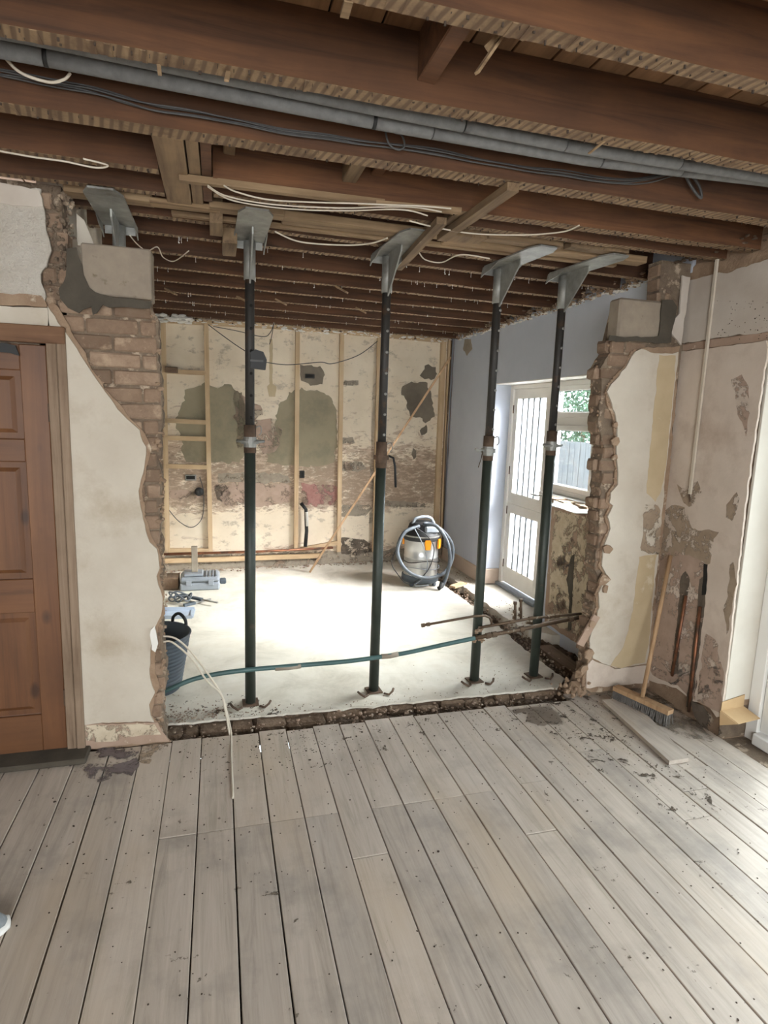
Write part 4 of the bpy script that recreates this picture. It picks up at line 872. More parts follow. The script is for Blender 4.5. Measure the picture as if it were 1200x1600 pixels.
# ================================================================== THINGS
# ---- steel props with wall-support heads
props = [
    (-.455, 3.30, 0.0, 1.50, 'steel prop half hidden behind the left wall stub, head above padstone'),
    (.165, 3.32, 0.02, 1.515, 'leftmost full-height green steel prop with black box hooked on it'),
    (.908, 3.33, .06, 1.44, 'green steel prop in the middle of the opening, left of the vacuum'),
    (1.585, 3.34, .10, 1.49, 'green steel prop with rag tied at its foot where pipes cross'),
    (2.008, 3.33, .10, 1.53, 'rightmost green steel prop in front of the kitchen door')]
for i, (x, y, yaw, zc, lab) in enumerate(props):
    t = thing('steel_prop', lab, 'prop', (x, y, 0), 'steel props holding up the ceiling')
    L = Vector((x, y, 0))
    def W_(a, r=0.0): return Vector(a)+L
    hy = Matrix.Translation(L) @ Matrix.Rotation(yaw, 4, 'Z')
    mb = MB().box((-.045, -.045, .002), (.045, .045, .01), M4=hy)
    for s in (-1, 1):
        mb.tube([L+Vector((s*.05, -.06, .008)), L+Vector((s*.075, -.085, .01)), L+Vector((s*.10, -.07, .022)), L+Vector((s*.112, -.05, .03))], .007, 6)
    mb.build('base_plate', 'rust', t)
    MB().tube([W_((0, 0, .01)), W_((0, 0, zc-.02))], .030, 16).build('outer_tube', 'proppaint', t)
    MB().tube([W_((0, 0, zc-.06)), W_((0, 0, zc+.09))], .0325, 16).build('threaded_sleeve', 'rust', t)
    c = MB().tube([W_((0, 0, zc-.03)), W_((0, 0, zc-.012)), W_((0, 0, zc-.012)), W_((0, 0, zc+.012)), W_((0, 0, zc+.012)), W_((0, 0, zc+.026))], [.034, .034, .045, .045, .034, .034], 14, smooth=False)
    co_ = c.build('collar', 'galv' if i != 2 else 'rust', t)
    s = 1 if i != 3 else -1
    if i == 2:
        MB().tube([W_((.04, -.01, zc+.01)), W_((.065, -.03, zc+.0)), W_((.075, -.035, zc-.05)), W_((.085, -.03, zc-.17))], .007, 8).build('handle', 'black', co_)
    elif i == 3:
        MB().tube([W_((-.03, -.02, zc+.0)), W_((-.08, -.03, zc+.005)), W_((-.10, -.03, zc+.01))], .006, 8).build('handle', 'galv', co_)
        MB().tube([W_((-.05, -.03, zc)), W_((-.06, -.035, zc-.05)), W_((-.075, -.035, zc-.10))], .0025, 6).build('wire', 'rust', co_)
    else:
        MB().tube([W_((-.07, -.01, zc+.004)), W_((-.03, -.035, zc)), W_((.03, -.035, zc)), W_((.075, .0, zc+.004))], .008, 8).build('handle', 'galv', co_)
    pin = curve_pts([W_((.03, -.0, zc+.075)), W_((.055, -.01, zc+.085)), W_((.058, -.02, zc+.05)), W_((.045, -.02, zc+.035))], 4)
    MB().tube(pin, .003, 6).build('locking_pin', 'galv', co_)
    MB().tube([W_((0, 0, zc+.05)), W_((0, 0, 2.54))], .0245, 16).build('inner_tube', 'propinner', t)
    hb = MB(); zz = zc+.13
    while zz < 2.32:
        hb.lathe([(0, .0012), (.0085, .0012), (.0085, 0)], W_((.006 if i != 3 else .012, -.0243, zz)), 8, axis=Vector((0, -1, 0))); zz += .115
    hb.build('pin_holes', 'galv' if i >= 2 else 'dark', t, 'stuff')
    # head
    sk = MB().tube([W_((0, 0, 2.35)), W_((0, 0, 2.54))], .030, 14).build('socket', 'galv', t)
    wb_ = MB().prism([hy @ Vector(p) for p in ((-.004, -.028, 2.33), (-.004, .02, 2.32), (-.004, .02, 2.552), (-.004, -.22, 2.552), (-.004, -.215, 2.52))], hy.to_3x3() @ Vector((.008, 0, 0))).build('arm_web', 'galv', t)
    pts = [(-.06, .07), (-.078, .04), (-.078, -.40), (-.05, -.47), (.05, -.47), (.078, -.40), (.078, .04), (.06, .07)]
    MB().prism([hy @ Vector((a, b, 2.552)) for a, b in pts], (0, 0, .008)).build('head_plate', 'galv', t, label='flat galvanised support plate')
    lp = MB()
    for s in (-1, 1):
        lp.prism([hy @ Vector((s*.076, b, z)) for b, z in ((-.12, 2.553), (.05, 2.553), (.07, 2.50), (.03, 2.515), (-.04, 2.525))], hy.to_3x3() @ Vector((s*.005, 0, 0)))
    lp.prism([hy @ Vector((a, .05, z)) for a, z in ((-.07, 2.553), (.07, 2.553), (.07, 2.515), (-.07, 2.515))], hy.to_3x3() @ Vector((0, .005, 0)))
    lp.build('plate_flange', 'galv', t)
    if i == 3:
        rag = MB(); random.seed(4)
        for a in range(14): rag.stone(W_((U(-.04, .03), -.04+U(-.01, .02), .31+U(-.03, .06))), U(.02, .035), (1, .7, 1))
        tag(rag.build('rag', 'undercoat'), 'dirty pinkish rag bound around prop where the pipes cross', 'rag')
# ---- overhead insulated pipes
def pipe(name, pts, r, mat, label, cat, group=None, n=12, parts=None):
    t = thing(name, label, cat, pts[0], group); MB().tube(pts, r, n).build('tube', mat, t); return t
A = [Vector((-2.9, 1.97, 2.665)), Vector((-.5, 1.965, 2.644)), Vector((.5, 1.965, 2.617)), Vector((1.2, 1.965, 2.607)), Vector((2.62, 1.965, 2.628))]
t = thing('insulated_pipe', 'grey foam lagged pipe overhead, the one nearer the front joist', 'pipe', A[0], 'lagged pipes under the ceiling')
cutx = [-.35, .9, 1.12]; a = A
def seg(A, x0, x1):
    def at(x):
        for p, q in zip(A, A[1:]):
            if p.x <= x <= q.x: return p+(q-p)*((x-p.x)/(q.x-p.x))
        return A[-1]
    return [at(x0+(x1-x0)*i/8) for i in range(9)]
for x0, x1 in zip([-2.9, -.9, .78, 1.15, 1.62], [-.905, .775, 1.147, 1.617, 2.62]): MB().tube(seg(A, x0, x1), .021, 14).build('insulation_sleeve', 'foamgrey', t)
B = [Vector((-2.9, 2.06, 2.66)), Vector((-.55, 2.05, 2.64)), Vector((.53, 2.05, 2.618)), Vector((1.3, 2.05, 2.615)), Vector((2.12, 2.05, 2.65)), Vector((2.62, 2.05, 2.66))]
t = thing('insulated_pipe', 'grey foam lagged pipe overhead, the lower one seen whole with joints', 'pipe', B[0], 'lagged pipes under the ceiling')
for x0, x1 in zip([-2.9, -.455, .50, .70, 1.35, 1.7], [-.46, .495, .697, 1.345, 1.697, 2.62]): MB().tube(seg(B, x0, x1), .0235, 14).build('insulation_sleeve', 'foamgrey', t)
for xx in (-.457, .498): MB().tube([seg(B, xx-.006, xx+.006)[0], seg(B, xx-.006, xx+.006)[-1]], .0242, 14).build('tape_band', 'black', t)
# ---- cables
def cable(pts, r, mat, label, cat='cable', name='cable', group=None, sub=8, wob=0.0):
    return tag(MB().tube(curve_pts(pts, sub, wob), r, 6).build(name, mat), label, cat, group)
def PX(l, ax, v): return [P(a, b, ax, v) for a, b in l]
bund = [(0, 108), (60, 122), (130, 135), (190, 152), (260, 168), (360, 185), (430, 200), (520, 212), (600, 224), (680, 234), (790, 255), (880, 268), (960, 279), (1010, 278), (1050, 268), (1080, 256)]
for i in range(4):
    o = [Vector((0, -i*.004, i*.006)) for _ in bund]
    cable([p+Vector((0, -.008*(i % 2), -.006*i+U(-.004, .004))) for p in PX(bund, 1, 2.195)], .003, 'cable_dark', ('uppermost', 'second', 'third', 'lowest')[i]+' grey cable of the bundle clipped along the joist', group='cable bundle on the joist', wob=.006)
cable(PX([(1068, 262), (1074, 280), (1086, 300), (1096, 309), (1092, 290), (1078, 270)], 1, 2.17), .006, 'cable_dark', 'loose cable end drooping below the joist at right')
cable(PX([(602, 205), (608, 225), (622, 234), (632, 228), (628, 212), (618, 208)], 1, 2.16), .0035, 'cable_dark', 'small loop of cable hanging by the lagged pipes')
cable(PX([(0, 80), (30, 112), (75, 128), (100, 124), (110, 114)], 1, 2.12), .0045, 'cable_white', 'off-white cable looping down at the upper left corner')
cable(PX([(0, 236), (50, 245), (100, 252), (150, 262), (168, 258), (130, 248)], 1, 2.56), .0035, 'cable_white', 'off-white cable slung along the second joist at left')
for k_, (l, lab) in enumerate([([(325, 290), (350, 305), (400, 316), (460, 322), (540, 325), (605, 323), (650, 324), (690, 331)], 'white ceiling cable, uppermost of the three beside the trimmer'),
          ([(325, 292), (360, 312), (420, 323), (480, 328), (550, 329), (605, 327), (640, 329), (668, 337)], 'white ceiling cable, middle of the three beside the trimmer'),
          ([(350, 290), (370, 300), (420, 312), (490, 316), (560, 318), (605, 320), (660, 322), (705, 326)], 'white ceiling cable, topmost loop by the pale trimmer')]):
    cable(PX(l, 2, 2.54), .0034, 'cable_white', lab)
cable(PX([(640, 345), (680, 355), (740, 365), (820, 367), (880, 362), (905, 352)], 2, 2.54), .0034, 'cable_white', 'white cable sagging from the batten to the right joists')
cable(PX([(655, 395), (665, 406), (690, 410), (720, 398), (765, 404)], 2, 2.53), .0035, 'cable_white', 'white cable curling between the two middle prop heads')
cable(PX([(430, 362), (470, 378), (540, 383), (580, 380), (605, 372)], 2, 2.53), .004, 'cable_white', 'white cable slung between the first two prop heads')
cable(PX([(203, 368), (215, 382), (230, 392), (246, 386), (255, 402), (272, 408), (295, 392)], 2, 2.50), .003, 'cable_white', 'thin white wire curling above the left padstone')
cable(PX([(325, 507), (345, 522), (370, 540), (395, 556), (398, 560)], 1, 6.0), .004, 'cable_dark', 'dark cable running down from ceiling to the black box')
cable(PX([(415, 566), (450, 570), (500, 566), (520, 568), (560, 555), (590, 533)], 1, 6.0), .004, 'cable_dark', 'dark cable swagged across the back wall to the middle prop')
cable(PX([(333, 510), (370, 517), (410, 526), (422, 520), (428, 505)], 1, 6.0), .0035, 'cable_dark', 'short dark cable hanging under the far joists')
fc = PX([(255, 994), (275, 998), (300, 1020), (330, 1060), (348, 1090), (356, 1120), (361, 1150)], 1, 3.04)
fc2 = PX([(255, 1003), (270, 1004), (300, 1030), (322, 1062), (345, 1085), (352, 1110), (359, 1150)], 1, 3.03)
cable(fc[:-1]+[Vector((fc[-1].x, 3.0, .0)), Vector((.046, 2.8, .004)), Vector((.047, 2.45, .003))], .005, 'cable_white', 'white cable arching from wall stub to floorboards, the upper one')
cable(fc2[:-1]+[Vector((fc2[-1].x, 3.0, -.01))], .005, 'cable_white', 'white cable arching from wall stub to the trench, the lower one')
# ---- black box hooked on prop
b0 = P(402, 562, 1, 3.28)
t = thing('junction_box', 'black plastic box strapped to the leftmost full prop', 'box', b0)
MB().prism([b0+Vector((a, -.02, b)) for a, b in ((-.035, -.045), (.042, -.05), (.048, 0), (.03, .04), (-.01, .05), (-.035, .035))], (0, .05, 0)).build('case', 'black', t)
MB().box(b0+Vector((-.038, -.023, -.012)), b0+Vector((.03, -.02, -.002))).build('stripe', 'cable_dark', t)
# ---- horizontal pipes across the opening
tp = [P(u, v, 1, 3.25) for u, v in ((225, 1092), (262, 1078), (300, 1062), (340, 1053), (385, 1047), (440, 1042), (500, 1037), (545, 1033), (590, 1027), (635, 1020), (690, 1008), (742, 997))]
t = thing('plastic_pipe', 'teal plastic water pipe running across the opening behind the bucket cables', 'pipe', tp[0])
MB().tube(curve_pts(tp, 5), .0135, 10).build('tube', 'teal', t)
for (u, v, u2, v2) in ((430, 1044, 470, 1040), (596, 1026, 622, 1022)): MB().tube([P(u, v, 1, 3.25), P((u+u2)/2, (v+v2)/2+1, 1, 3.25), P(u2, v2, 1, 3.25)], .0155, 10).build('tape_wrap', 'greyskim', t)
def fit(p, d, r=.016, l=.03): return MB().tube([Vector(p)-Vector(d)*l/2, Vector(p)+Vector(d)*l/2], r, 10, smooth=False)
def cpipe(label, pts, r, fits):
    t = thing('copper_pipe', label, 'pipe', pts[0], None); MB().tube(pts, r, 10).build('tube', 'brasspipe', t)
    for a in fits:
        for p, q in zip(pts, pts[1:]):
            if abs((q-p).x) > .02 and min(p.x, q.x) <= a <= max(p.x, q.x):
                s = (a-p.x)/(q.x-p.x); w = p+(q-p)*s; fit(w, (q-p).normalized(), r*1.45).build('fitting', 'brasspipe', t); break
    return t
cpipe('dull copper pipe continuing the teal pipe into the right wall stub', PX([(742, 997), (800, 986), (908, 964)], 1, 3.25), .013, [1.62, 1.66, 1.85, 2.2])
pa_ = cpipe('dull copper pipe with bright fittings, topmost into the right stub', PX([(748, 981), (830, 966), (908, 951+8)], 1, 3.285), .009, [1.8, 1.93, 2.06, 2.12])
cpipe('dull copper pipe under the one with bright fittings', PX([(822, 973), (850, 974), (872, 968), (908, 962+4)], 1, 3.385), .009, [2.0, 2.15])
e0 = PX([(661, 977), (740, 963), (758, 962), (765, 965), (768, 972), (768, 978)], 1, 3.285)
MB().tube(e0, .008, 10).build('branch_pipe', 'brasspipe', pa_)
for a in (e0[0], e0[0]+(e0[1]-e0[0])*.1): fit(a, (e0[1]-e0[0]).normalized(), .0125, .02).build('fitting', 'brasspipe', pa_)
for (u, v0, v1, lab) in ((805, 970, 942, 'left'), (814, 970, 938, 'right')):
    a = P(u, v0, 1, 3.42); b = P(u, v1, 1, 3.42)
    t = thing('pipe_stub', 'capped copper riser standing over the channel, the %s of two' % lab, 'pipe', a, 'capped risers')
    MB().tube([a, b], .009, 10).build('tube', 'brasspipe', t)
    for z in (.0, .06, .1): fit((b.x, b.y, b.z-z), (0, 0, 1), .0125, .02).build('fitting', 'brasspipe', t)
# ---- batten frame on the back wall
bf = thing('batten_frame', 'new softwood batten framework fixed on the stripped back wall', 'timber frame', (1.0, 6.4, 0))
def stud(u0, v0, u1, v1, w=.045, mat='batten'):
    a = PB(u0, v0, .02); b = PB(u1, v1, .02); n = -BKN.normalized()
    MB().bar(a, b, w, .038, up=tuple(n)).build('batten', mat, bf)
for q in ((322, 508, 329, 862), (465, 513, 462, 860), (534, 522, 529, 862), (255, 503, 262, 862)): stud(*q)
stud(592, 527, 584, 862, .035)
stud(693, 530, 680, 855, .06)
stud(702, 530, 688, 850, .025)
for q in ((256, 580, 322, 583), (258, 657, 322, 660), (258, 684, 322, 686), (259, 728, 324, 730), (262, 860, 328, 860), (470, 858, 528, 848)): stud(*q, mat='batten_h')
stud(248, 500, 460, 512, .05, 'batten_h'); stud(462, 512, 690, 532, .05, 'batten_h')
stud(330, 874, 500, 868, .05, 'batten_h'); stud(258, 876, 330, 874, .05, 'batten_h')
MB().bevbox(PB(258, 582, .06)-Vector((0, .02, .0)), PB(278, 574, .05), .003).build('offcut', 'wetwood', bf)
# pipes in the corner and at the wall foot
t = thing('heating_pipe', 'copper pipe running along the foot of the back wall', 'pipe', PB(258, 866, .05))
MB().tube([PB(256, 866, .07), PB(400, 862, .07), PB(520, 856, .07)], .014, 10).build('tube', 'copper', t)
for k_, (u, nm) in enumerate(((706, 'left'), (711, 'right'))):
    tag(MB().tube([PB(u, 528, .05+.01*k_), PB(u-9, 690, .05), PB(u-15, 868, .05)], .009, 8).build('corner_pipe', 'copper' if k_ else 'brasspipe'), 'slim vertical pipe in the far right corner, the %s one' % nm, 'pipe', 'corner pipes')
# electrical bits on the back wall
def wallthing(name, u, v, w, h, d, mat, label, cat, lathe=False):
    q = PB(u, v, 0); n = -BKN.normalized()
    t = thing(name, label, cat, q)
    if lathe: MB().lathe([(w, 0), (w, d*.6), (w*.6, d), (w*.2, d), (0, d*.7)], q, 14, axis=n).build('body', mat, t)
    else:
        MB().bevbox(q+Vector((-w/2, -d, -h/2)), q+Vector((w/2, 0, h/2)), .004).build('body', mat, t)
        MB().box(q+Vector((-w/2+.012, -d-.002, -h/2+.012)), q+Vector((w/2-.012, -d+.001, h/2-.012))).build('recess', 'dark', t)
    return t
wallthing('socket_box', 298, 746, .11, .06, .02, 'galv', 'metal back box below the left batten rails', 'socket')
wallthing('wall_cap', 311, 768, .045, .09, .05, 'black', 'round black cap on the back wall near left battens', 'cap', True)
wallthing('vent_hole', 484, 588, .10, .045, .02, 'black', 'dark slotted box above the large render patch', 'vent')
wallthing('socket_box', 472, 741, .05, .08, .02, 'black', 'small black socket box right of the second tall batten', 'socket')
t = thing('drain_pipe', 'black and white waste pipe bend between the two tall battens', 'pipe', PB(478, 840, .06))
MB().tube([PB(470, 786, .04), PB(478, 796, .06), PB(479, 830, .06), PB(477, 854, .06)], .02, 8).build('tube', 'black', t)
MB().tube([PB(479, 800, .075), PB(480, 822, .075)], .016, 8).build('sleeve', 'offwhite', t)
cable([PB(264, 797, .02), PB(280, 815, .03), PB(300, 824, .03), (PB(316, 808, .03)), PB(318, 770, .02), PB(312, 745, .02)], .004, 'cable_dark', 'dark cable looped on the back wall below round cap', wob=0)
cable([PB(428, 505, .05), PB(424, 528, .04), PB(421, 538, .03)], .0035, 'cable_dark', 'short cable with plug hanging at the top of the back wall')
# diagonal stick
tag(MB().bar(P(704, 558, 1, 5.9), P(484, 894, 2, 0.004), .022, .02).build('leaning_stick', 'stick'), 'long thin wooden stick leaning diagonally against the back wall', 'stick')
# ---- vacuum cleaner
vc = Vector((1.98, 5.60, 0)); t = thing('vacuum_cleaner', 'stainless drum vacuum with black head and looped hose by the back wall', 'vacuum', vc)
MB().lathe([(0, .035), (.175, .035), (.19, .05), (.19, .10), (.178, .11)], vc, 28).build('base', 'rubber', t)
MB().lathe([(.172, .10), (.172, .28), (.176, .285), (.176, .295), (.172, .30), (.172, .455), (.178, .46), (.178, .47)], vc, 32).build('drum', 'steel', t)
MB().lathe([(.182, .465), (.188, .48), (.188, .52), (.17, .545), (.145, .57), (.13, .62), (.10, .645), (0, .65)], vc, 28).build('motor_head', 'black', t)
MB().lathe([(.1895, .505), (.1905, .512), (.1895, .52)], vc, 28).build('trim_ring', 'galv', t)
MB().tube(curve_pts([vc+Vector((-.11, -.02, .60)), vc+Vector((-.08, -.03, .68)), vc+Vector((.06, -.04, .69)), vc+Vector((.13, -.02, .60))], 6), .016, 8).build('carry_handle', 'greyplastic', t)
MB().bevbox(vc+Vector((-.02, -.17, .55)), vc+Vector((.12, -.09, .62)), .015).build('control_panel', 'greyplastic', t)
for ang in (-1.56, -.72, .8, 2.4):
    p = vc+Vector((.183*math.cos(ang), .183*math.sin(ang), .44)); d = Vector((math.cos(ang), math.sin(ang), 0)); q = Vector((-d.y, d.x, 0))
    MB().prism([p+q*a+Vector((0, 0, b)) for a, b in ((-.026, -.05), (.026, -.05), (.032, .02), (.026, .045), (-.026, .045), (-.032, .02))], d*.016).build('clip', 'orange', t)
for ang in (-2.4, -.9, .8, 2.3):
    p = vc+Vector((.17*math.cos(ang), .17*math.sin(ang), .022)); MB().lathe([(0, -.014), (.02, -.014), (.022, 0), (.02, .014), (0, .014)], p, 12, axis=Vector((math.cos(ang), math.sin(ang), 0))).build('caster', 'rubber', t)
V = lambda u, v, y: P(u, v, 1, y)
hz = [V(655, 822, 5.42), V(632, 832, 5.38), V(621, 860, 5.36), V(630, 885, 5.34), V(648, 899, 5.33), V(672, 903, 5.34), V(694, 895, 5.38), V(706, 875, 5.42), V(706, 850, 5.45), V(690, 828, 5.48), V(668, 818, 5.46), V(664, 820, 5.42), V(682, 822, 5.36), V(698, 845, 5.33), V(703, 872, 5.32), V(698, 900, 5.32), V(690, 918, 5.32)]
hz[-1].z = .03
cp = curve_pts(hz, 8); MB().tube(cp, [(.019 if i % 2 else .0172) for i in range(len(cp))], 10).build('hose', 'hose', t)
MB().tube([hz[-1]+Vector((.0, 0, .05)), hz[-1]+Vector((-.01, 0, 0)), hz[-1]+Vector((-.035, -.01, -.008))], .021, 10).build('hose_cuff', 'black', t)
MB().tube(curve_pts([V(628, 838, 5.40), V(618, 860, 5.38), V(612, 880, 5.38), V(622, 898, 5.36), V(636, 912, 5.36), V(655, 905, 5.36), V(672, 885, 5.36), V(678, 855, 5.36), V(665, 835, 5.38), V(650, 825, 5.38)], 6), .005, 6).build('power_cord', 'black', t)
MB().tube(curve_pts([vc+Vector((.19*math.cos(a_), .19*math.sin(a_), .26+.015*math.sin(3*a_))) for a_ in [x_*.4-3.0 for x_ in range(9)]], 4), .005, 6).build('power_cord', 'black', t)
MB().tube(curve_pts([vc+Vector((.19*math.cos(a_), .19*math.sin(a_), .19+.01*math.sin(2*a_))) for a_ in [x_*.4-3.0 for x_ in range(9)]], 4), .004, 6).build('power_cord', 'greyplastic', t)
MB().tube(curve_pts([V(648, 826, 5.38), V(660, 850, 5.37), V(668, 880, 5.36), V(662, 902, 5.36), V(648, 915, 5.35), V(670, 914, 5.35)], 6), .004, 6).build('power_cord', 'greyplastic', t)
# ---- tool case, brown box
tc = Vector((-.18, 5.80, 0)); t = thing('tool_case', 'grey plastic power tool case on the slab by the back wall', 'tool case', tc)
MB().bevbox(tc+Vector((-.18, -.14, .0)), tc+Vector((.18, .14, .075)), .014).build('case_base', 'greyplastic', t)
MB().bevbox(tc+Vector((-.18, -.14, .077)), tc+Vector((.18, .14, .125)), .018).build('case_lid', 'greyplastic', t)
MB().bevbox(tc+Vector((-.15, -.10, .122)), tc+Vector((.03, .10, .15)), .012).build('lid_boss', 'greyplastic', t)
for i in range(4): MB().bevbox(tc+Vector((.05+.03*i, -.10, .12)), tc+Vector((.065+.03*i, .10, .14)), .004).build('rib', 'greyplastic', t)
MB().bevbox(tc+Vector((.18, -.05, .03)), tc+Vector((.24, .05, .07)), .01).build('carry_handle', 'rubber', t)
for xx in (-.10, .10): MB().bevbox(tc+Vector((xx-.025, -.147, .05)), tc+Vector((xx+.025, -.138, .10)), .003).build('latch', 'greyplastic', t)
q = tc+Vector((-.05, 0, .15))
tag(MB().bevbox(q+Vector((-.028, -.02, 0)), q+Vector((.028, .02, .25)), .003).build('upright_offcut', 'greyskim'), 'short grey offcut standing upright on the tool case', 'offcut')
tag(MB().bevbox((-.56, 5.72, 0), (-.375, 5.92, .115), .006, .002).build('box', 'wetwood'), 'brown box left of the grey tool case', 'box')
# ---- hand tools, cable tangle, dustpan
random.seed(14)
t0 = Vector((-.33, 5.33, .0))
tg = []
for i in range(26):
    a = i*.9; tg.append(t0+Vector((.08*math.cos(a)+U(-.03, .03), .07*math.sin(a)+U(-.03, .03), .02+.10*R_()*(1 if i % 3 else .2))))
tag(MB().tube(curve_pts(tg, 6), .007, 6).build('cable_tangle', 'hose'), 'tangled heap of grey cable between tool case and dustpan', 'cable')
for (a, b, lab) in (((-.30, 5.2), (-.08, 5.34), 'steel chisel lying right of the cable tangle'), ((-.24, 5.36), (-.02, 5.16), 'flat bar crossing the chisel on the slab')):
    t = thing('hand_tool', lab, 'tool', (a[0], a[1], 0), 'loose hand tools on the slab')
    hz_ = .014 if 'chisel l' in lab else .034; A_ = Vector((a[0], a[1], .012 if hz_ < .02 else .03)); B_ = Vector((b[0], b[1], hz_)); mid = A_+(B_-A_)*.4
    MB().bar(A_, mid, .03, .022).build('grip', 'rubber', t); MB().bar(mid, B_, .016, .01).build('blade', 'galv', t)
dp = Vector((-.36, 4.98, 0)); t = thing('dustpan', 'blue-grey plastic dustpan lying on the slab above the bucket', 'dustpan', dp)
pan = MB()
pan.prism([dp+Vector((a, b, .006)) for a, b in ((-.13, -.08), (.14, -.10), (.15, .10), (-.13, .08))], (0, 0, .004))
pan.bar(dp+Vector((-.13, -.08, .02)), dp+Vector((.14, -.10, .008)), .005, .03).bar(dp+Vector((-.13, .08, .03)), dp+Vector((.15, .10, .01)), .005, .045).bar(dp+Vector((-.13, -.08, .03)), dp+Vector((-.13, .08, .03)), .005, .05)
pan.bar(dp+Vector((.135, -.1, .012)), dp+Vector((.145, .1, .012)), .03, .01)
pan.build('pan', 'panblue', t)
MB().tube([dp+Vector((-.13, 0, .04)), dp+Vector((-.26, .0, .06))], [.016, .019], 10).build('grip', 'rubber', t)
# ---- flexible bucket
bc = Vector((-.378, 3.62, 0)); t = thing('bucket', 'dark grey flexible tub behind the left wall stub', 'bucket', bc)
prof = [(0, .004), (.135, .004), (.142, .01)]; zz = .02
while zz < .32: r = .142+.06*zz/.34; prof += [(r, zz), (r+.004, zz+.008), (r+.004, zz+.016), (r, zz+.02)]; zz += .024
prof += [(.206, .342), (.21, .35), (.206, .357), (.196, .35), (.186, .30), (.134, .02), (0, .016)]
MB().lathe(prof, bc, 40).build('tub', 'rubber', t)
for th_ in (math.radians(50), math.radians(230)):
    rp = bc+Vector((.203*math.cos(th_), .203*math.sin(th_), 0)); tg_ = Vector((-math.sin(th_), math.cos(th_), 0))
    hp = [rp+tg_*a+Vector((0, 0, z)) for a, z in ((-.055, .335), (-.048, .385), (0, .415), (.048, .385), (.055, .335))]
    MB().tube(curve_pts(hp, 6), .010, 8).build('handle', 'black', t)
# ---- broom
g0 = Vector((2.28, 2.845, .085)); g1 = Vector((2.36, 2.50, .085)); g0 = P(962, 1074, 2, .085); g1 = P(1048, 1113, 2, .085)
t = thing('broom', 'wide wooden yard broom leaning in the right corner', 'broom', (g0+g1)/2)
MB().bar(g0, g1, .055, .026).build('head', 'stick', t)
d = (g1-g0).normalized(); sd = Vector((-d.y, d.x, 0)); L_ = (g1-g0).length
n_ = 30; br = MB(); random.seed(8)
for i in range(n_):
    for j in range(5):
        p = g0+d*(L_*(i+.5)/n_)+sd*(-.022+.011*j)
        for k_ in range(2):
            e = p+Vector((U(-.008, .008), U(-.008, .008), 0)); e += sd*((-.022+.011*j)*.5); e.z = .004+U(0, .006)
            br.tube([p-Vector((0, 0, .012)), e], [.0035, .0022], 4, smooth=False)
br.build('bristles', 'bristle', t, 'stuff')
hd = (g0+g1)/2; hb_ = P(1013, 1088, 1, hd.y); hb_ = hd+Vector((0, 0, .014))
htop = P(1048, 868, 0, XR-.03)
MB().tube([hb_, hb_+(htop-hb_)*.5, htop], [.0125, .0125, .0115], 10).build('handle', 'stick', t)
# ---- right wall fittings
t = thing('cable_conduit', 'thin vertical plastic conduit running down the right wall from the joists', 'conduit', P(1078, 780, 0, XR-.02))
MB().bar(P(1123, 384, 0, XR-.022), P(1078, 772, 0, XR-.022), .016, .012, up=(1, 0, 0)).build('tube', 'cable_white', t)
MB().tube([P(1077, 772, 0, XR-.022), P(1078, 784, 0, XR-.02)], .004, 6).build('wire_end', 'rust', t)
for k_, (a, b) in enumerate((((1072, 931), (1050, 1056)), ((1094, 948), (1076, 1112)))):
    tag(MB().tube([P(a[0], a[1], 0, XR-.022), P(b[0], b[1], 0, XR-.022)], .0085, 10).build('radiator_pipe', 'copper'), ['bright copper pipe set in the right wall chase, nearer the corner', 'bright copper pipe set in the right wall chase, nearer the patio door'][k_], 'pipe', 'copper pipes in the right wall')
cc = [Vector((XR-.02, YP-.016, .155)), Vector((XR+.13, YP-.016, .165)), Vector((XR+.165, YP-.10, .13)), Vector((XR+.02, YP-.10, .115))]
MB_ = MB().prism(cc, (0, 0, .004)).prism([cc[0], cc[1], cc[1]+Vector((0, 0, .07)), cc[0]+Vector((0.0, 0, .05))], (0, -.004, 0)).prism([cc[0]+Vector((0, 0, 0)), cc[3]+Vector((0, 0, 0)), cc[0]+Vector((0, -.01, -.08))], (-.004, 0, 0))
tag(MB_.build('cardboard_piece', 'card'), 'folded piece of brown cardboard at the foot of the patio reveal', 'cardboard')
tag(MB().bar(P(707, 917, 2, .012), P(725, 911, 2, .012), .07, .02).build('wood_offcut', 'batten_h'), 'small pale offcut lying over the channel by the vacuum hose', 'offcut')
# ---- shoe at the left edge
sh = Vector((-.775, 1.865, 0)); t = thing('shoe', 'toe of a grey trainer with white sole at the left edge', 'shoe', sh)
def shoe_sec(y, w, z0, z1, n=12):
    return [sh+Vector((w*math.cos(2*math.pi*i/n), y, z0+(z1-z0)*(.5+.5*math.sin(2*math.pi*i/n)))) for i in range(n)]
def loft(mb, secs):
    n = len(secs[0]); vs = [p for s in secs for p in s]; fs = [(i*n+j, i*n+(j+1) % n, (i+1)*n+(j+1) % n, (i+1)*n+j) for i in range(len(secs)-1) for j in range(n)]
    fs += [tuple(range(n)), tuple((len(secs)-1)*n+j for j in reversed(range(n)))]; return mb.add(vs, fs, 0, True)
rot = Matrix.Rotation(-.9, 3, 'Z')
def rs(secs): return [[sh + rot @ (p-sh) for p in s] for s in secs]
loft(MB(), rs([shoe_sec(y, w, .0, .034) for y, w in ((.135, .01), (.125, .03), (.10, .042), (.03, .05), (-.06, .042), (-.12, .036), (-.15, .02))])).build('sole', 'offwhite', t)
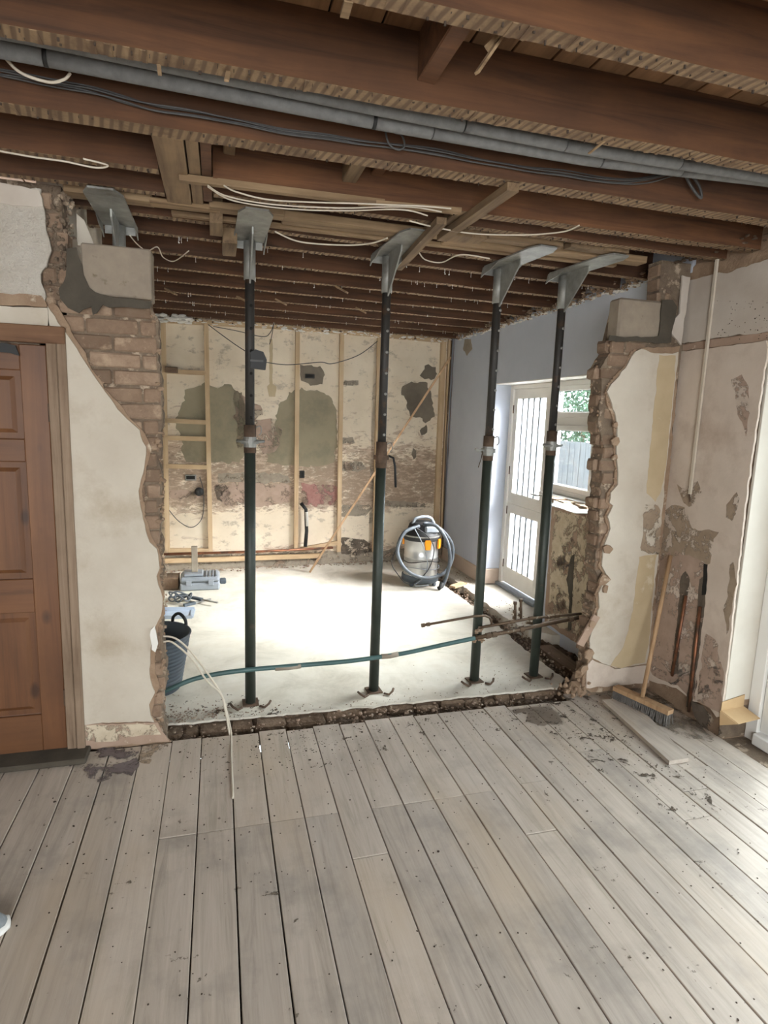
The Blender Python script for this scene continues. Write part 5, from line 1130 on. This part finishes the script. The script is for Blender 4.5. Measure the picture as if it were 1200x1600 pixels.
loft(MB(), rs([shoe_sec(y, w, .02, h) for y, w, h in ((.125, .012, .04), (.11, .032, .06), (.07, .042, .075), (.02, .044, .09), (-.05, .038, .11), (-.11, .036, .11), (-.14, .02, .09))])).build('upper', 'shoe', t)
loft(MB(), rs([shoe_sec(y, w, .05, h) for y, w, h in ((.05, .015, .088), (.02, .02, .098), (-.03, .02, .115))])).build('tongue', 'offwhite', t)
# ---- outside
gd = struct('patio', MB().box((XR+.3, -3, -.3), (18, 20, -.12)), 'stone_out', 'pale paved yard outside')
random.seed(2)
for j in range(6):
    for i in range(6):
        a = (3.0+.46*j, 0.3+.46*i + (.2 if j % 2 else 0)); MB().bevbox((a[0], a[1], -.12), (a[0]+.44, a[1]+.44, -.085+U(-.003, .003)), .006).build('paver', 'stone_out', gd)
fe = thing('garden_fence', 'weathered pale board fence in the garden beyond the window', 'fence', (6.2, 6, -.12))
for i in range(72):
    y = 3.2+i*.17; MB().bevbox((6.2+.004*(i % 2), y, -.12), (6.225, y+.158, 1.35), .003).build('board', 'fencewood', fe)
for z in (.2, 1.1): MB().bevbox((6.226, 3.2, z), (6.27, 15.4, z+.07), .004).build('rail', 'fencewood', fe)
hg = thing('hedge', 'leafy garden shrub rising above the fence outside', 'shrub', (8.4, 12.6, -.12))
mb = MB(); random.seed(6)
for i in range(5200):
    c = Vector((8.4+random.gauss(0, .6), 12.6+random.gauss(0, 1.5), 2.0+random.gauss(0, .8)))
    e = Vector((U(-1, 1), U(-1, 1), U(-1, 1))).normalized()*.07; f_ = e.cross(Vector((U(-1, 1), U(-1, 1), U(-1, 1)))).normalized()*.035
    mb.add([c-e, c+f_, c+e, c-f_], [(0, 1, 2, 3)])
mb.build('foliage', 'leaf', hg, 'stuff', fixn=False)
MB().tube([(8.4, 12.6, -.12), (8.42, 12.55, .9), (8.4, 12.6, 1.9)], [.09, .07, .03], 8).build('trunk', 'wetwood', hg)
MB().lathe([(0, 0), (.11, 0), (.15, .26), (.165, .26), (.165, .31), (.14, .31), (.12, .05), (0, .05)], (3.62, 2.62, -.085), 20).build('plant_pot', 'terracotta')
tag(bpy.data.objects['plant_pot'], 'red plant pot outside the patio door', 'pot')
